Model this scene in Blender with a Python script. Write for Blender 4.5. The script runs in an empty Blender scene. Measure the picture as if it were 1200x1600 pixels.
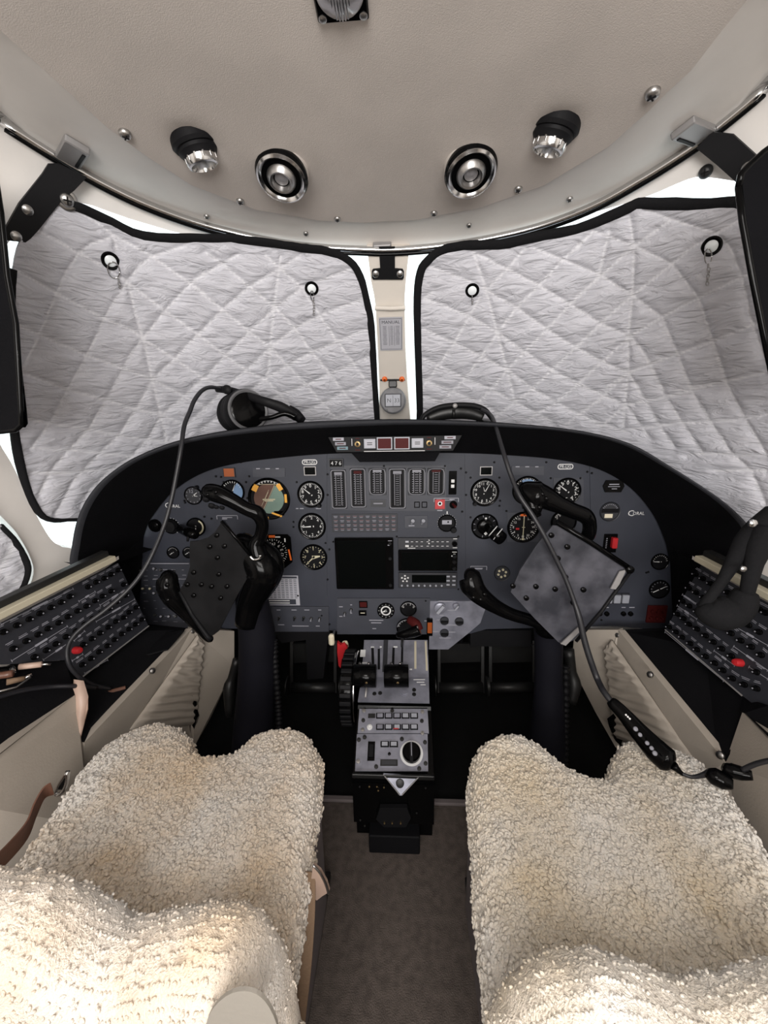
import bpy, bmesh, math, random
from math import sin, cos, pi, radians, sqrt, atan2, exp
from mathutils import Vector, Matrix, noise
from mathutils.geometry import delaunay_2d_cdt
random.seed(7)
S = bpy.context.scene
COL = S.collection

# ---------------------------------------------------------------- camera
EYE = Vector((0.033, 0.0, 1.05))
FOC = 620.0
PITCH, YAW, ROLL = radians(13.6), radians(3.0), radians(-1.0)
_F = Vector((-sin(YAW)*cos(PITCH), cos(YAW)*cos(PITCH), -sin(PITCH)))
_R0 = Vector((cos(YAW), sin(YAW), 0)); _U0 = _R0.cross(_F)
_R = _R0*cos(ROLL) + _U0*sin(ROLL); _U = _U0*cos(ROLL) - _R0*sin(ROLL)
cd = bpy.data.cameras.new('camera'); cam = bpy.data.objects.new('camera', cd); COL.objects.link(cam)
m = Matrix((( _R.x, _U.x, -_F.x), (_R.y, _U.y, -_F.y), (_R.z, _U.z, -_F.z))).to_4x4()
m.translation = EYE; cam.matrix_world = m
cd.sensor_fit = 'HORIZONTAL'; cd.sensor_width = 36; cd.lens = FOC/1200*36; cd.clip_start = 0.02
S.camera = cam
S.view_settings.view_transform = 'Standard'; S.view_settings.look = 'None'
S.view_settings.exposure = 0.0; S.view_settings.gamma = 1; S.view_settings.use_curve_mapping = False

# ---------------------------------------------------------------- world and lights
w = bpy.data.worlds.new('sky'); S.world = w; w.use_nodes = True
w.node_tree.nodes['Background'].inputs[0].default_value = (0.93, 0.97, 1.0, 1)
w.node_tree.nodes['Background'].inputs[1].default_value = 2.2
def area(name, loc, target, sx, sy, power, col):
    d = bpy.data.lights.new(name, 'AREA'); d.shape = 'RECTANGLE'; d.size = sx; d.size_y = sy
    d.energy = power; d.color = col
    o = bpy.data.objects.new(name, d); COL.objects.link(o); o.location = loc
    o.rotation_euler = (Vector(target)-Vector(loc)).to_track_quat('-Z', 'Y').to_euler()
    return o
area('cabin_light', (0.03, -1.36, 1.04), (0, 1.3, 1.15), 1.3, 0.6, 41, (1.0, 0.975, 0.95))
area('seat_fill_light', (0.0, -0.45, 1.45), (0, 0.55, 0.4), 0.5, 0.3, 8.0, (1.0, 0.96, 0.92))  # unseen fill lamp, added under the ceiling to brighten the seat tops
d = bpy.data.lights.new('phone_flash', 'POINT'); d.energy = 2.6; d.shadow_soft_size = 0.006; d.color = (1, 0.97, 0.93)
o = bpy.data.objects.new('phone_flash', d); COL.objects.link(o); o.location = EYE + _R*(-0.012) + _U*0.012 - _F*0.01

# ---------------------------------------------------------------- materials
def mat(name, col, rough=0.6, metal=0.0, bump=0.0, scale=200.0, var=0.0, spec=0.5, col2=None, vscale=8.0, emit=None, detail=4, coat=0, sheen=0):
    m = bpy.data.materials.new(name); m.use_nodes = True
    nt = m.node_tree; b = nt.nodes['Principled BSDF']
    b.inputs['Base Color'].default_value = (*col, 1); b.inputs['Roughness'].default_value = rough
    b.inputs['Metallic'].default_value = metal; b.inputs['Specular IOR Level'].default_value = spec
    b.inputs['Coat Weight'].default_value = coat; b.inputs['Sheen Weight'].default_value = sheen
    tc = nt.nodes.new('ShaderNodeTexCoord')
    n2 = nt.nodes.new('ShaderNodeTexNoise'); n2.inputs['Scale'].default_value = vscale; n2.inputs['Detail'].default_value = 6
    nt.links.new(tc.outputs['Object'], n2.inputs['Vector'])
    mx = nt.nodes.new('ShaderNodeMix'); mx.data_type = 'RGBA'
    c2 = col2 if col2 else tuple(c*(1-var) for c in col)
    mx.inputs[6].default_value = (*col, 1); mx.inputs[7].default_value = (*c2, 1)
    rmp = nt.nodes.new('ShaderNodeMapRange'); rmp.inputs[1].default_value = 0.38; rmp.inputs[2].default_value = 0.66
    nt.links.new(n2.outputs[0], rmp.inputs[0]); nt.links.new(rmp.outputs[0], mx.inputs[0])
    nt.links.new(mx.outputs[2], b.inputs['Base Color'])
    if bump:
        n = nt.nodes.new('ShaderNodeTexNoise'); n.inputs['Scale'].default_value = scale; n.inputs['Detail'].default_value = detail
        nt.links.new(tc.outputs['Object'], n.inputs['Vector'])
        bp = nt.nodes.new('ShaderNodeBump'); bp.inputs['Strength'].default_value = bump; bp.inputs['Distance'].default_value = 0.002
        nt.links.new(n.outputs[0], bp.inputs['Height']); nt.links.new(bp.outputs[0], b.inputs['Normal'])
    if emit:
        b.inputs['Emission Color'].default_value = (*emit[0], 1); b.inputs['Emission Strength'].default_value = emit[1]
    return m
M = {}
M['cream'] = mat('cream_leather', (0.40, 0.355, 0.305), 0.62, bump=0.15, scale=260, var=0.12, vscale=5, spec=.3)
M['liner'] = mat('headliner', (0.49, 0.445, 0.41), 0.85, bump=0.22, scale=650, var=0.10, vscale=7)
M['post'] = mat('post_paint', (0.66, 0.61, 0.55), 0.55, bump=0.1, scale=200, var=0.05)
M['frame'] = mat('frame_paint', (0.70, 0.665, 0.63), 0.5, bump=0.08, scale=120, var=0.08)
M['panel'] = mat('panel_grey', (0.025, 0.0285, 0.042), 0.6, bump=0.12, scale=300, var=0.18, vscale=9)
M['panel2'] = mat('subpanel_grey', (0.038, 0.041, 0.054), 0.55, bump=0.1, scale=300, var=0.15, vscale=12)
M['panel3'] = mat('worn_grey', (0.27, 0.275, 0.33), 0.36, bump=0.15, scale=90, var=0.35, vscale=25, metal=0.35)
M['cbp'] = mat('breaker_board', (0.014, 0.015, 0.021), 0.6, bump=0.1, scale=250, var=0.15)
M['black'] = mat('black_vinyl', (0.004, 0.004, 0.005), 0.7, bump=0.3, scale=220, var=0.2, spec=0.12)
M['hood'] = mat('hood_vinyl', (0.004, 0.004, 0.005), 0.85, bump=0.4, scale=260, var=0.2, spec=0.08)
M['lip'] = mat('hood_lip_vinyl', (0.020, 0.021, 0.026), 0.7, bump=0.4, scale=260, var=0.2, spec=0.3)
M['gloss'] = mat('black_plastic', (0.002, 0.002, 0.0022), 0.15, var=0.1, spec=0.11)
M['matte'] = mat('matte_black', (0.006, 0.006, 0.007), 0.55, bump=0.1, scale=200, spec=0.15)
M['dial'] = mat('dial_black', (0.005, 0.005, 0.006), 0.6, spec=0.12)
M['screen'] = mat('screen_glass', (0.0015, 0.002, 0.002), 0.25, spec=0.06)
M['bezel'] = mat('bezel_grey', (0.018, 0.019, 0.024), 0.5, bump=0.1, scale=200)
M['white'] = mat('white_marking', (0.62, 0.62, 0.62), 0.6)
M['ink'] = mat('grey_marking', (0.28, 0.28, 0.32), 0.6)
M['ink2'] = mat('faint_marking', (0.20, 0.20, 0.23), 0.6)
M['cream_ink'] = mat('cream_marking', (0.50, 0.46, 0.32), 0.6)
M['chrome'] = mat('chrome', (0.62, 0.62, 0.62), 0.18, metal=1.0)
M['steel'] = mat('brushed_steel', (0.42, 0.41, 0.40), 0.34, metal=1.0, bump=0.1, scale=150)
M['alu'] = mat('satin_aluminium', (0.32, 0.31, 0.31), 0.5, metal=0.55, bump=0.1, scale=100)
M['dull'] = mat('dull_grey_metal', (0.035, 0.035, 0.035), 0.45, metal=0.7, bump=0.2, scale=90, var=0.3)
M['red'] = mat('red_plastic', (0.42, 0.015, 0.02), 0.4, var=0.1)
M['dred'] = mat('dark_red', (0.055, 0.008, 0.008), 0.5, spec=.08)
M['orange'] = mat('orange_plastic', (0.75, 0.14, 0.02), 0.4, var=0.1)
M['amber'] = mat('amber_paint', (0.72, 0.36, 0.05), 0.55)
M['damber'] = mat('amber_lens', (0.30, 0.07, 0.015), 0.3)
M['brown'] = mat('horizon_brown', (0.10, 0.045, 0.03), 0.6, var=0.2)
M['teal'] = mat('horizon_green', (0.16, 0.24, 0.20), 0.6, var=0.2)
M['blue'] = mat('horizon_blue', (0.16, 0.27, 0.45), 0.5, var=0.2)
M['brass'] = mat('brass', (0.55, 0.40, 0.20), 0.3, metal=1)
M['paper'] = mat('paper_card', (0.36, 0.36, 0.40), 0.7)
M['plate'] = mat('plate_dark', (0.006, 0.006, 0.0065), 0.5, bump=0.15, scale=60, spec=.08, col2=(0.011, 0.011, 0.012), vscale=14)
M['plate2'] = mat('plate_worn', (0.022, 0.023, 0.030), 0.5, bump=0.15, scale=60, spec=.25, col2=(0.075, 0.075, 0.09), vscale=16)
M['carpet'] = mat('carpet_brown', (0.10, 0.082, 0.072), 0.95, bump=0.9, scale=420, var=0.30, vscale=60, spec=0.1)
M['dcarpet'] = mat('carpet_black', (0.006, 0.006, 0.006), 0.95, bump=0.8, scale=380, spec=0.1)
M['binding'] = mat('black_binding', (0.008, 0.008, 0.009), 0.9, bump=0.6, scale=180, spec=0.15)
M['belt'] = mat('tan_webbing', (0.20, 0.13, 0.08), 0.8, bump=0.5, scale=300)
M['leather'] = mat('brown_leather', (0.16, 0.075, 0.05), 0.4, bump=0.2, scale=120, var=0.3)
M['tan'] = mat('tan_leather', (0.50, 0.36, 0.29), 0.45, bump=0.2, scale=120, var=0.2)
M['boot'] = mat('column_boot', (0.006, 0.006, 0.010), 0.7, bump=0.3, scale=60, var=0.3, spec=0.15)
M['rubber'] = mat('cable_rubber', (0.012, 0.012, 0.015), 0.45, bump=0.1, scale=200)
M['ivory'] = mat('ivory_knob', (0.68, 0.62, 0.48), 0.35)
M['key'] = mat('key_grey', (0.30, 0.31, 0.35), 0.5, var=0.15)
M['seatback'] = mat('seat_vinyl_grey', (0.25, 0.23, 0.20), 0.6, bump=0.2, scale=150)
M['seatside'] = mat('seat_side_fabric', (0.12, 0.10, 0.10), 0.8, bump=0.3, scale=200)
M['lensg'] = mat('lens_grey', (0.35, 0.34, 0.35), 0.15, metal=0.5, bump=0.2, scale=60)
M['sill'] = mat('sill_trim', (0.45, 0.41, 0.31), 0.5, bump=0.1, scale=120)
M['lav'] = mat('placard_light', (0.42, 0.42, 0.46), 0.6)

def wool_mat(name, c1, c2, tuft):
    m = mat(name, c1, 0.95, col2=c2, vscale=5.5, spec=0.1, sheen=0.25); nt = m.node_tree; b = nt.nodes['Principled BSDF']
    b.inputs['Subsurface Weight'].default_value = 0.22; b.inputs['Subsurface Radius'].default_value = (1, .85, .7); b.inputs['Subsurface Scale'].default_value = 0.004
    tc = nt.nodes['Texture Coordinate']; v = nt.nodes.new('ShaderNodeTexVoronoi'); v.inputs['Scale'].default_value = tuft; v.inputs['Randomness'].default_value = 1
    nd = nt.nodes.new('ShaderNodeTexNoise'); nd.inputs['Scale'].default_value = tuft*.6; nd.inputs['Detail'].default_value = 3
    nt.links.new(tc.outputs['Object'], nd.inputs['Vector'])
    ad = nt.nodes.new('ShaderNodeMix'); ad.data_type = 'VECTOR'; ad.inputs[0].default_value = 0.02
    nt.links.new(tc.outputs['Object'], ad.inputs[4]); nt.links.new(nd.outputs['Color'], ad.inputs[5]); nt.links.new(ad.outputs[1], v.inputs['Vector'])
    n = nt.nodes.new('ShaderNodeTexNoise'); n.inputs['Scale'].default_value = tuft*2.4; n.inputs['Detail'].default_value = 5; nt.links.new(tc.outputs['Object'], n.inputs['Vector'])
    mm = nt.nodes.new('ShaderNodeMath'); mm.operation = 'MULTIPLY_ADD'; mm.inputs[1].default_value = -1.1; nt.links.new(v.outputs['Distance'], mm.inputs[0]); nt.links.new(n.outputs[0], mm.inputs[2])
    bp = nt.nodes.new('ShaderNodeBump'); bp.inputs['Strength'].default_value = 0.6; bp.inputs['Distance'].default_value = 0.003
    nt.links.new(mm.outputs[0], bp.inputs['Height']); nt.links.new(bp.outputs[0], b.inputs['Normal'])
    return m
M['wool'] = wool_mat('sheepskin_left', (0.72, 0.675, 0.62), (0.66, 0.53, 0.39), 210)
M['wool2'] = wool_mat('sheepskin_right', (0.72, 0.68, 0.625), (0.65, 0.55, 0.41), 210)
def shade_mat():
    m = bpy.data.materials.new('quilted_silver_fabric'); m.use_nodes = True; nt = m.node_tree; b = nt.nodes['Principled BSDF']
    b.inputs['Roughness'].default_value = 0.55; b.inputs['Metallic'].default_value = 0.0; b.inputs['Sheen Weight'].default_value = 0.15
    at = nt.nodes.new('ShaderNodeAttribute'); at.attribute_name = 'seam'
    mx = nt.nodes.new('ShaderNodeMix'); mx.data_type = 'RGBA'
    mx.inputs[6].default_value = (0.565, 0.565, 0.615, 1); mx.inputs[7].default_value = (0.80, 0.80, 0.84, 1)
    nt.links.new(at.outputs['Fac'], mx.inputs[0]); nt.links.new(mx.outputs[2], b.inputs['Base Color'])
    tc = nt.nodes.new('ShaderNodeTexCoord')
    mp = nt.nodes.new('ShaderNodeMapping'); mp.inputs['Rotation'].default_value = (0.3, 0.5, 0.2); mp.inputs['Scale'].default_value = (16, 16, 60)
    nt.links.new(tc.outputs['Object'], mp.inputs[0])
    n = nt.nodes.new('ShaderNodeTexNoise'); n.inputs['Scale'].default_value = 1.0; n.inputs['Detail'].default_value = 5; n.inputs['Distortion'].default_value = 1.6
    nt.links.new(mp.outputs[0], n.inputs['Vector'])
    bp = nt.nodes.new('ShaderNodeBump'); bp.inputs['Strength'].default_value = 0.85; bp.inputs['Distance'].default_value = 0.010
    nt.links.new(n.outputs[0], bp.inputs['Height']); nt.links.new(bp.outputs[0], b.inputs['Normal'])
    return m
M['shade'] = shade_mat()
def glass_mat(name, tint, amt):
    m = bpy.data.materials.new(name); m.use_nodes = True; nt = m.node_tree; nt.nodes.clear()
    o = nt.nodes.new('ShaderNodeOutputMaterial'); t = nt.nodes.new('ShaderNodeBsdfTransparent'); g = nt.nodes.new('ShaderNodeBsdfGlossy')
    t.inputs[0].default_value = (*tint, 1); g.inputs['Roughness'].default_value = 0.03
    mx = nt.nodes.new('ShaderNodeMixShader'); mx.inputs[0].default_value = amt
    nt.links.new(t.outputs[0], mx.inputs[1]); nt.links.new(g.outputs[0], mx.inputs[2]); nt.links.new(mx.outputs[0], o.inputs[0]); return m
M['glass'] = glass_mat('window_glass', (0.95, 0.98, 0.97), 0.06)
M['tint'] = glass_mat('smoked_plastic', (0.06, 0.06, 0.065), 0.08)

# ---------------------------------------------------------------- photo geometry helpers
def ray(px, py): return (_F*FOC + _R*(px-600) + _U*(800-py)).normalized()
def P(px, py, Y):                       # point on the vertical plane y = Y
    d = ray(px, py); return EYE + d*((Y-EYE.y)/d.y)
def PZ(px, py, z):                      # point on the level plane z
    d = ray(px, py); return EYE + d*((z-EYE.z)/d.z)
def PX(px, py, x):
    d = ray(px, py); return EYE + d*((x-EYE.x)/d.x)
def Wy(x, z):                           # forward limit of the cockpit shell
    h = z-1.05
    return 1.42 - 0.75*h - 0.45*x*x - 0.55*(x/0.9)**6
def Cz(x, y):                           # underside of the headliner
    return 1.05 + 0.50 - 0.075*y*y - 0.15*x*x
def hit(px, py, f, t0=0.05, t1=4.0):
    d = ray(px, py); n = 80; a = t0; fa = f(EYE+d*a)
    for i in range(1, n+1):
        b = t0+(t1-t0)*i/n; fb = f(EYE+d*b)
        if fa < 0 <= fb:
            for _ in range(30):
                c = (a+b)/2
                if f(EYE+d*c) < 0: a = c
                else: b = c
            return EYE+d*a
        a, fa = b, fb
    return EYE+d*1.2
def fW(off=0.0): return lambda p: p.y - (Wy(p.x, p.z)-off)
def fC(p): return p.z - Cz(p.x, p.y)
def PW(px, py, off=0.0): return hit(px, py, fW(off))
def PC(px, py): return hit(px, py, fC)
def nrm(fn, p, e=1e-3):
    g = Vector((fn(p+Vector((e,0,0)))-fn(p), fn(p+Vector((0,e,0)))-fn(p), fn(p+Vector((0,0,e)))-fn(p)))
    return -g.normalized()
def frame(loc, n, up=(0, 0, 1)):        # local x right, y up, z along n
    z = Vector(n).normalized(); x = Vector(up).cross(z).normalized(); y = z.cross(x)
    m = Matrix(((x.x, y.x, z.x), (x.y, y.y, z.y), (x.z, y.z, z.z))).to_4x4(); m.translation = loc; return m
YP = 1.12                               # instrument panel face
def mpp(px, py, Y):                     # metres per photo pixel there
    return (P(px, py, Y)-EYE).dot(_F)/FOC

# ---------------------------------------------------------------- mesh helpers
class MB:
    def __init__(s, world=False): s.v = []; s.f = []; s.w = world; s.attr = None
    def add(s, vs, fs, M4=None):
        n = len(s.v)
        for v in vs: s.v.append((M4 @ Vector(v)) if M4 else Vector(v))
        for f in fs: s.f.append(tuple(i+n for i in f))
        return s
    def box(s, c, d, M4=None, bev=0.0):
        x, y, z = d[0]/2, d[1]/2, d[2]/2; cx, cy, cz = c
        if bev <= 0:
            vs = [(cx+a*x, cy+b*y, cz+e*z) for e in (-1, 1) for (a, b) in ((-1,-1),(1,-1),(1,1),(-1,1))]
            return s.add(vs, [(3,2,1,0),(4,5,6,7),(0,1,5,4),(1,2,6,5),(2,3,7,6),(3,0,4,7)], M4)
        bev = min(bev, x*.95, y*.95, z*.95)
        out = rrect(2*x, 2*y, bev, 4)
        inn = rrect(2*x-2*bev*0.6, 2*y-2*bev*0.6, bev*0.5, 4)
        loops = [[(cx+a, cy+b, cz-z) for a, b in inn], [(cx+a, cy+b, cz-z+bev*.6) for a, b in out],
                 [(cx+a, cy+b, cz+z-bev*.6) for a, b in out], [(cx+a, cy+b, cz+z) for a, b in inn]]
        return s.loops(loops, M4)
    def loops(s, L, M4=None, cap=True, close=True):
        n = len(L[0]); vs = [p for l in L for p in l]; fs = []
        for k in range(len(L)-1):
            for i in range(n if close else n-1):
                j = (i+1) % n; fs.append((k*n+i, k*n+j, (k+1)*n+j, (k+1)*n+i))
        if cap and close: fs.append(tuple(reversed(range(n)))); fs.append(tuple(range((len(L)-1)*n, len(L)*n)))
        return s.add(vs, fs, M4)
    def lathe(s, prof, n=32, M4=None, c=(0, 0), cap=True):
        return s.loops([[(c[0]+r*cos(2*pi*i/n), c[1]+r*sin(2*pi*i/n), z) for i in range(n)] for r, z in prof], M4, cap)
    def cyl(s, c, r, h, n=24, M4=None, bev=0.0):   # along local z from c
        x, y, z = c; b = bev
        pr = [(r, z), (r, z+h)] if not b else [(r, z), (r, z+h-b), (r-b, z+h)]
        return s.lathe(pr, n, M4, (x, y))
    def prism(s, pts, z0, z1, M4=None):
        return s.loops([[(a, b, z0) for a, b in pts], [(a, b, z1) for a, b in pts]], M4)
    def quad(s, cx, cy, w, h, z, ang=0, M4=None):
        c, q = cos(ang), sin(ang); r = [(-w/2,-h/2),(w/2,-h/2),(w/2,h/2),(-w/2,h/2)]
        return s.add([(cx+a*c-b*q, cy+a*q+b*c, z) for a, b in r], [(0,1,2,3)], M4)
    def tube(s, pts, r, n=10, flat=1.0, smooth=0, M4=None):
        pts = [Vector(p) for p in pts]; rs = list(r) if hasattr(r, '__len__') else [r]*len(pts)
        if smooth: pts, rs = spline(pts, rs, smooth)
        L = []; up = None
        for i, p in enumerate(pts):
            t = (pts[min(i+1, len(pts)-1)]-pts[max(i-1, 0)]).normalized()
            if up is None:
                up = t.cross(Vector((0.13, 1, 0.07))).normalized()
                if up.length < .1: up = Vector((1, 0, 0))
            else: up = (up - t*up.dot(t)).normalized()
            b = t.cross(up)
            L.append([p+up*(cos(2*pi*k/n)*rs[i])+b*(sin(2*pi*k/n)*rs[i]*flat) for k in range(n)])
        return s.loops(L, M4)
    def text(s, st, size, cx, cy, z, ang=0, M4=None, sx=1.0):
        vs, fs = glyphs(st); c, q = cos(ang), sin(ang)
        return s.add([(cx+(a*c*sx-b*q)*size, cy+(a*q*sx+b*c)*size, z) for a, b in vs], fs, M4)
    def slab(s, pts, vec):
        vec = Vector(vec); pts = [Vector(p) for p in pts]
        return s.loops([pts, [p+vec for p in pts]])
    def build(s, name, mt, parent=None, smooth=False, mod=None):
        me = bpy.data.meshes.new(name)
        rt = parent
        while rt is not None and rt.parent: rt = rt.parent
        inv = rt.matrix_world.inverted() if (parent and s.w) else None
        me.from_pydata([tuple(inv @ v) if inv else tuple(v) for v in s.v], [], s.f); me.update()
        bm = bmesh.new(); bm.from_mesh(me); bmesh.ops.recalc_face_normals(bm, faces=bm.faces); bm.to_mesh(me); bm.free()
        if smooth:
            me.shade_smooth()
            if smooth != 'all':
                try: me.set_sharp_from_angle(angle=radians(38))
                except Exception: pass
        me.materials.append(M[mt] if isinstance(mt, str) else mt)
        if s.attr:
            a = me.attributes.new('seam', 'FLOAT', 'POINT')
            for i, val in enumerate(s.attr): a.data[i].value = val
        o = bpy.data.objects.new(name, me); COL.objects.link(o)
        if parent:
            o.parent = parent
        return o
_G = {}
def glyphs(st):
    if st in _G: return _G[st]
    c = bpy.data.curves.new('t', 'FONT'); c.body = st; c.align_x = 'CENTER'; c.align_y = 'CENTER'; c.resolution_u = 2; c.fill_mode = 'FRONT'
    o = bpy.data.objects.new('t', c); COL.objects.link(o); dg = bpy.context.evaluated_depsgraph_get()
    me = bpy.data.meshes.new_from_object(o.evaluated_get(dg))
    _G[st] = ([(v.co.x, v.co.y) for v in me.vertices], [tuple(p.vertices) for p in me.polygons])
    bpy.data.objects.remove(o); bpy.data.curves.remove(c); bpy.data.meshes.remove(me)
    return _G[st]
def rrect(w, h, r, k=4):
    o = []
    for cx, cy, a0 in ((w/2-r, h/2-r, 0), (-w/2+r, h/2-r, pi/2), (-w/2+r, -h/2+r, pi), (w/2-r, -h/2+r, 3*pi/2)):
        for i in range(k+1): a = a0+pi/2*i/k; o.append((cx+r*cos(a), cy+r*sin(a)))
    return o
def spline(pts, rs=None, k=6, closed=False):
    o = []; ro = []; n = len(pts)
    g = (lambda i: pts[i % n]) if closed else (lambda i: pts[max(0, min(n-1, i))])
    for i in range(n if closed else n-1):
        a, b, c, d = g(i-1), g(i), g(i+1), g(i+2)
        for j in range(k):
            t = j/k
            o.append((b*2+(c-a)*t+(a*2-b*5+c*4-d)*t*t+(b*3-a-c*3+d)*t**3)*0.5)
            if rs: ro.append(rs[i]*(1-t)+rs[i+1]*t)
    if not closed:
        o.append(pts[-1]);
        if rs: ro.append(rs[-1])
    return (o, ro) if rs else o
def sp2(pts, k=4, closed=True): return [(v.x, v.y) for v in spline([Vector((a, b)) for a, b in pts], None, k, closed)]
def inside(p, poly):
    x, y = p; c = False; j = len(poly)-1
    for i in range(len(poly)):
        xi, yi = poly[i]; xj, yj = poly[j]
        if (yi > y) != (yj > y) and x < (xj-xi)*(y-yi)/(yj-yi)+xi: c = not c
        j = i
    return c
def dens(poly, step, closed=True):
    o = []; n = len(poly)
    for i in range(n if closed else n-1):
        a, b = poly[i], poly[(i+1) % n]; L = math.hypot(b[0]-a[0], b[1]-a[1]); k = max(1, int(round(L/step)))
        for j in range(k): o.append((a[0]+(b[0]-a[0])*j/k, a[1]+(b[1]-a[1])*j/k))
    if not closed: o.append(poly[-1])
    return o
def edist(p, poly):
    best = 1e9; n = len(poly)
    for i in range(n):
        ax, ay = poly[i]; bx, by = poly[(i+1) % n]; dx, dy = bx-ax, by-ay; L = dx*dx+dy*dy
        t = 0 if L == 0 else max(0, min(1, ((p[0]-ax)*dx+(p[1]-ay)*dy)/L))
        q = (p[0]-ax-t*dx)**2+(p[1]-ay-t*dy)**2
        if q < best: best = q
    return sqrt(best)
def fill(outline, holes, step, jit=0.0):
    """triangulated filled outline with interior grid points"""
    outs = [dens(outline, step)]+[dens(h, step) for h in holes]
    V = []; E = []
    for L in outs:
        n0 = len(V); V += L; E += [(n0+i, n0+(i+1) % len(L)) for i in range(len(L))]
    nb = len(V)
    xs = [p[0] for p in outline]; ys = [p[1] for p in outline]
    y = min(ys)+step*.5; row = 0
    bset = {}
    for p in V: bset.setdefault((int(p[0]//step), int(p[1]//step)), []).append(p)
    while y < max(ys):
        x = min(xs)+step*(.5 if row % 2 else 1.0)
        while x < max(xs):
            p = (x, y); kx, ky = int(x//step), int(y//step); near = False
            for a in (-1, 0, 1):
                for b in (-1, 0, 1):
                    for q in bset.get((kx+a, ky+b), ()):
                        if (q[0]-x)**2+(q[1]-y)**2 < (step*.45)**2: near = True
            if not near and inside(p, outline) and not any(inside(p, h) for h in holes): V.append(p)
            x += step
        y += step*.9; row += 1
    r = delaunay_2d_cdt([Vector(p) for p in V], E, [], 0, 1e-7)
    vo = [(v.x, v.y) for v in r[0]]; fo = []
    for f in r[2]:
        c = (sum(vo[i][0] for i in f)/len(f), sum(vo[i][1] for i in f)/len(f))
        if inside(c, outline) and not any(inside(c, h) for h in holes): fo.append(tuple(f))
    return vo, fo

# ---------------------------------------------------------------- object helpers
def thing(name, label, cat, M4, group=None):
    o = bpy.data.objects.new(name, None); o.empty_display_size = 0.01; COL.objects.link(o)
    if not isinstance(M4, Matrix): M4 = Matrix.Translation(Vector(M4))
    o.matrix_world = M4; bpy.context.view_layer.update() if False else None
    o['label'] = label; o['category'] = cat
    if group: o['group'] = group
    return o
def tag(o, label, cat, group=None, kind=None):
    o['label'] = label; o['category'] = cat
    if group: o['group'] = group
    if kind: o['kind'] = kind
    return o
def struct(o): o['kind'] = 'structure'; return o
def thick(vs, fs, off, mb):
    """close a sheet into a shell: off(i) gives the offset vector of vertex i"""
    n = len(vs); mb.add(vs, fs); n0 = len(mb.v)-n
    mb.add([v+off(i) for i, v in enumerate(vs)], [tuple(reversed(f)) for f in fs]); cnt = {}
    for f in fs:
        for i in range(len(f)):
            a, b = f[i], f[(i+1) % len(f)]; k = (min(a, b), max(a, b)); cnt[k] = None if k in cnt else (a, b)
    for k, e in cnt.items():
        if e: mb.f.append((n0+e[1], n0+e[0], n0+n+e[0], n0+n+e[1]))
    return mb
# ================================================================ THE SHELL
def th(p): return atan2(p.x, p.y+0.2)
def fromth(t, z, off=0.0):
    a, b = 0.02, 2.6; dx, dy = sin(t), cos(t)
    for _ in range(36):
        c = (a+b)/2
        if (dy*c-0.2) - (Wy(dx*c, z)-off) < 0: a = c
        else: b = c
    return Vector((dx*a, dy*a-0.2, z))
RAIL = [(-60,152),(0,190),(100,252),(165,288),(230,318),(300,343),(370,362),(440,376),(500,383),(560,386),(612,387),(680,382),(750,372),(820,357),(880,338),(940,313),(1000,280),(1050,250),(1100,217),(1150,178),(1200,137),(1250,95)]
LINER = [(-60,0),(0,47),(75,115),(165,197),(230,245),(300,290),(400,328),(500,345),(570,348),(650,344),(750,325),(850,290),(950,230),(1015,172),(1042,145),(1080,110),(1130,45),(1175,-10),(1215,-60)]
OPEN_L = sp2([(569,384),(577,402),(580,435),(587,480),(592,560),(594,610),(593,690),(575,765),(400,830),(200,866),(107,856),(95,853),(83,846),(71,830),(52,795),(38,764),(17,722),(-2,690),(-20,640),(-25,560),(-18,480),(-2,410),(20,370),(60,335),(120,316),(200,341),(300,369),(400,384),(500,386)], 3)
OPEN_R = sp2([(650,386),(637,396),(634,442),(632,480),(634,555),(635,597),(638,660),(650,760),(850,830),(1050,870),(1150,880),(1188,862),(1200,845),(1255,780),(1295,680),(1300,560),(1280,430),(1240,330),(1200,291),(1155,284),(1105,277),(1075,280),(1000,311),(880,345),(800,369),(720,381)], 3)
OPEN_S = sp2([(10,815),(32,842),(49,875),(52,897),(41,925),(17,945),(-30,962),(-120,960),(-240,900),(-280,800),(-240,700),(-150,690),(-60,750)], 3)
def tz(px, py): p = PW(px, py); return (th(p), p.z)
opens = [[tz(*q) for q in L] for L in (OPEN_L, OPEN_R, OPEN_S)]
top = [tz(*q) for q in RAIL]
ol = [(-1.95, 0.0)] + [(1.95, 0.0)] + [(1.95, 1.37)] + [(a, b+0.006) for a, b in reversed(top)] + [(-1.95, 1.37)]
vs, fs = fill(ol, opens, 0.04)
pv = [fromth(a, b) for a, b in vs]
mb = MB()
thick(pv, fs, lambda i: -nrm(fW(), pv[i])*0.035, mb)
o = struct(mb.build('wall_front', 'frame', None, smooth=True))
for k, L in enumerate(opens):
    gv, gf = fill(L, [], 0.07)
    gp = [fromth(a, b, -0.02) for a, b in gv]; mb = MB(); thick(gp, gf, lambda i: -nrm(fW(), gp[i])*0.004, mb)
    struct(mb.build('window_%d' % (k+1), 'glass', None, smooth=True))
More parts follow.
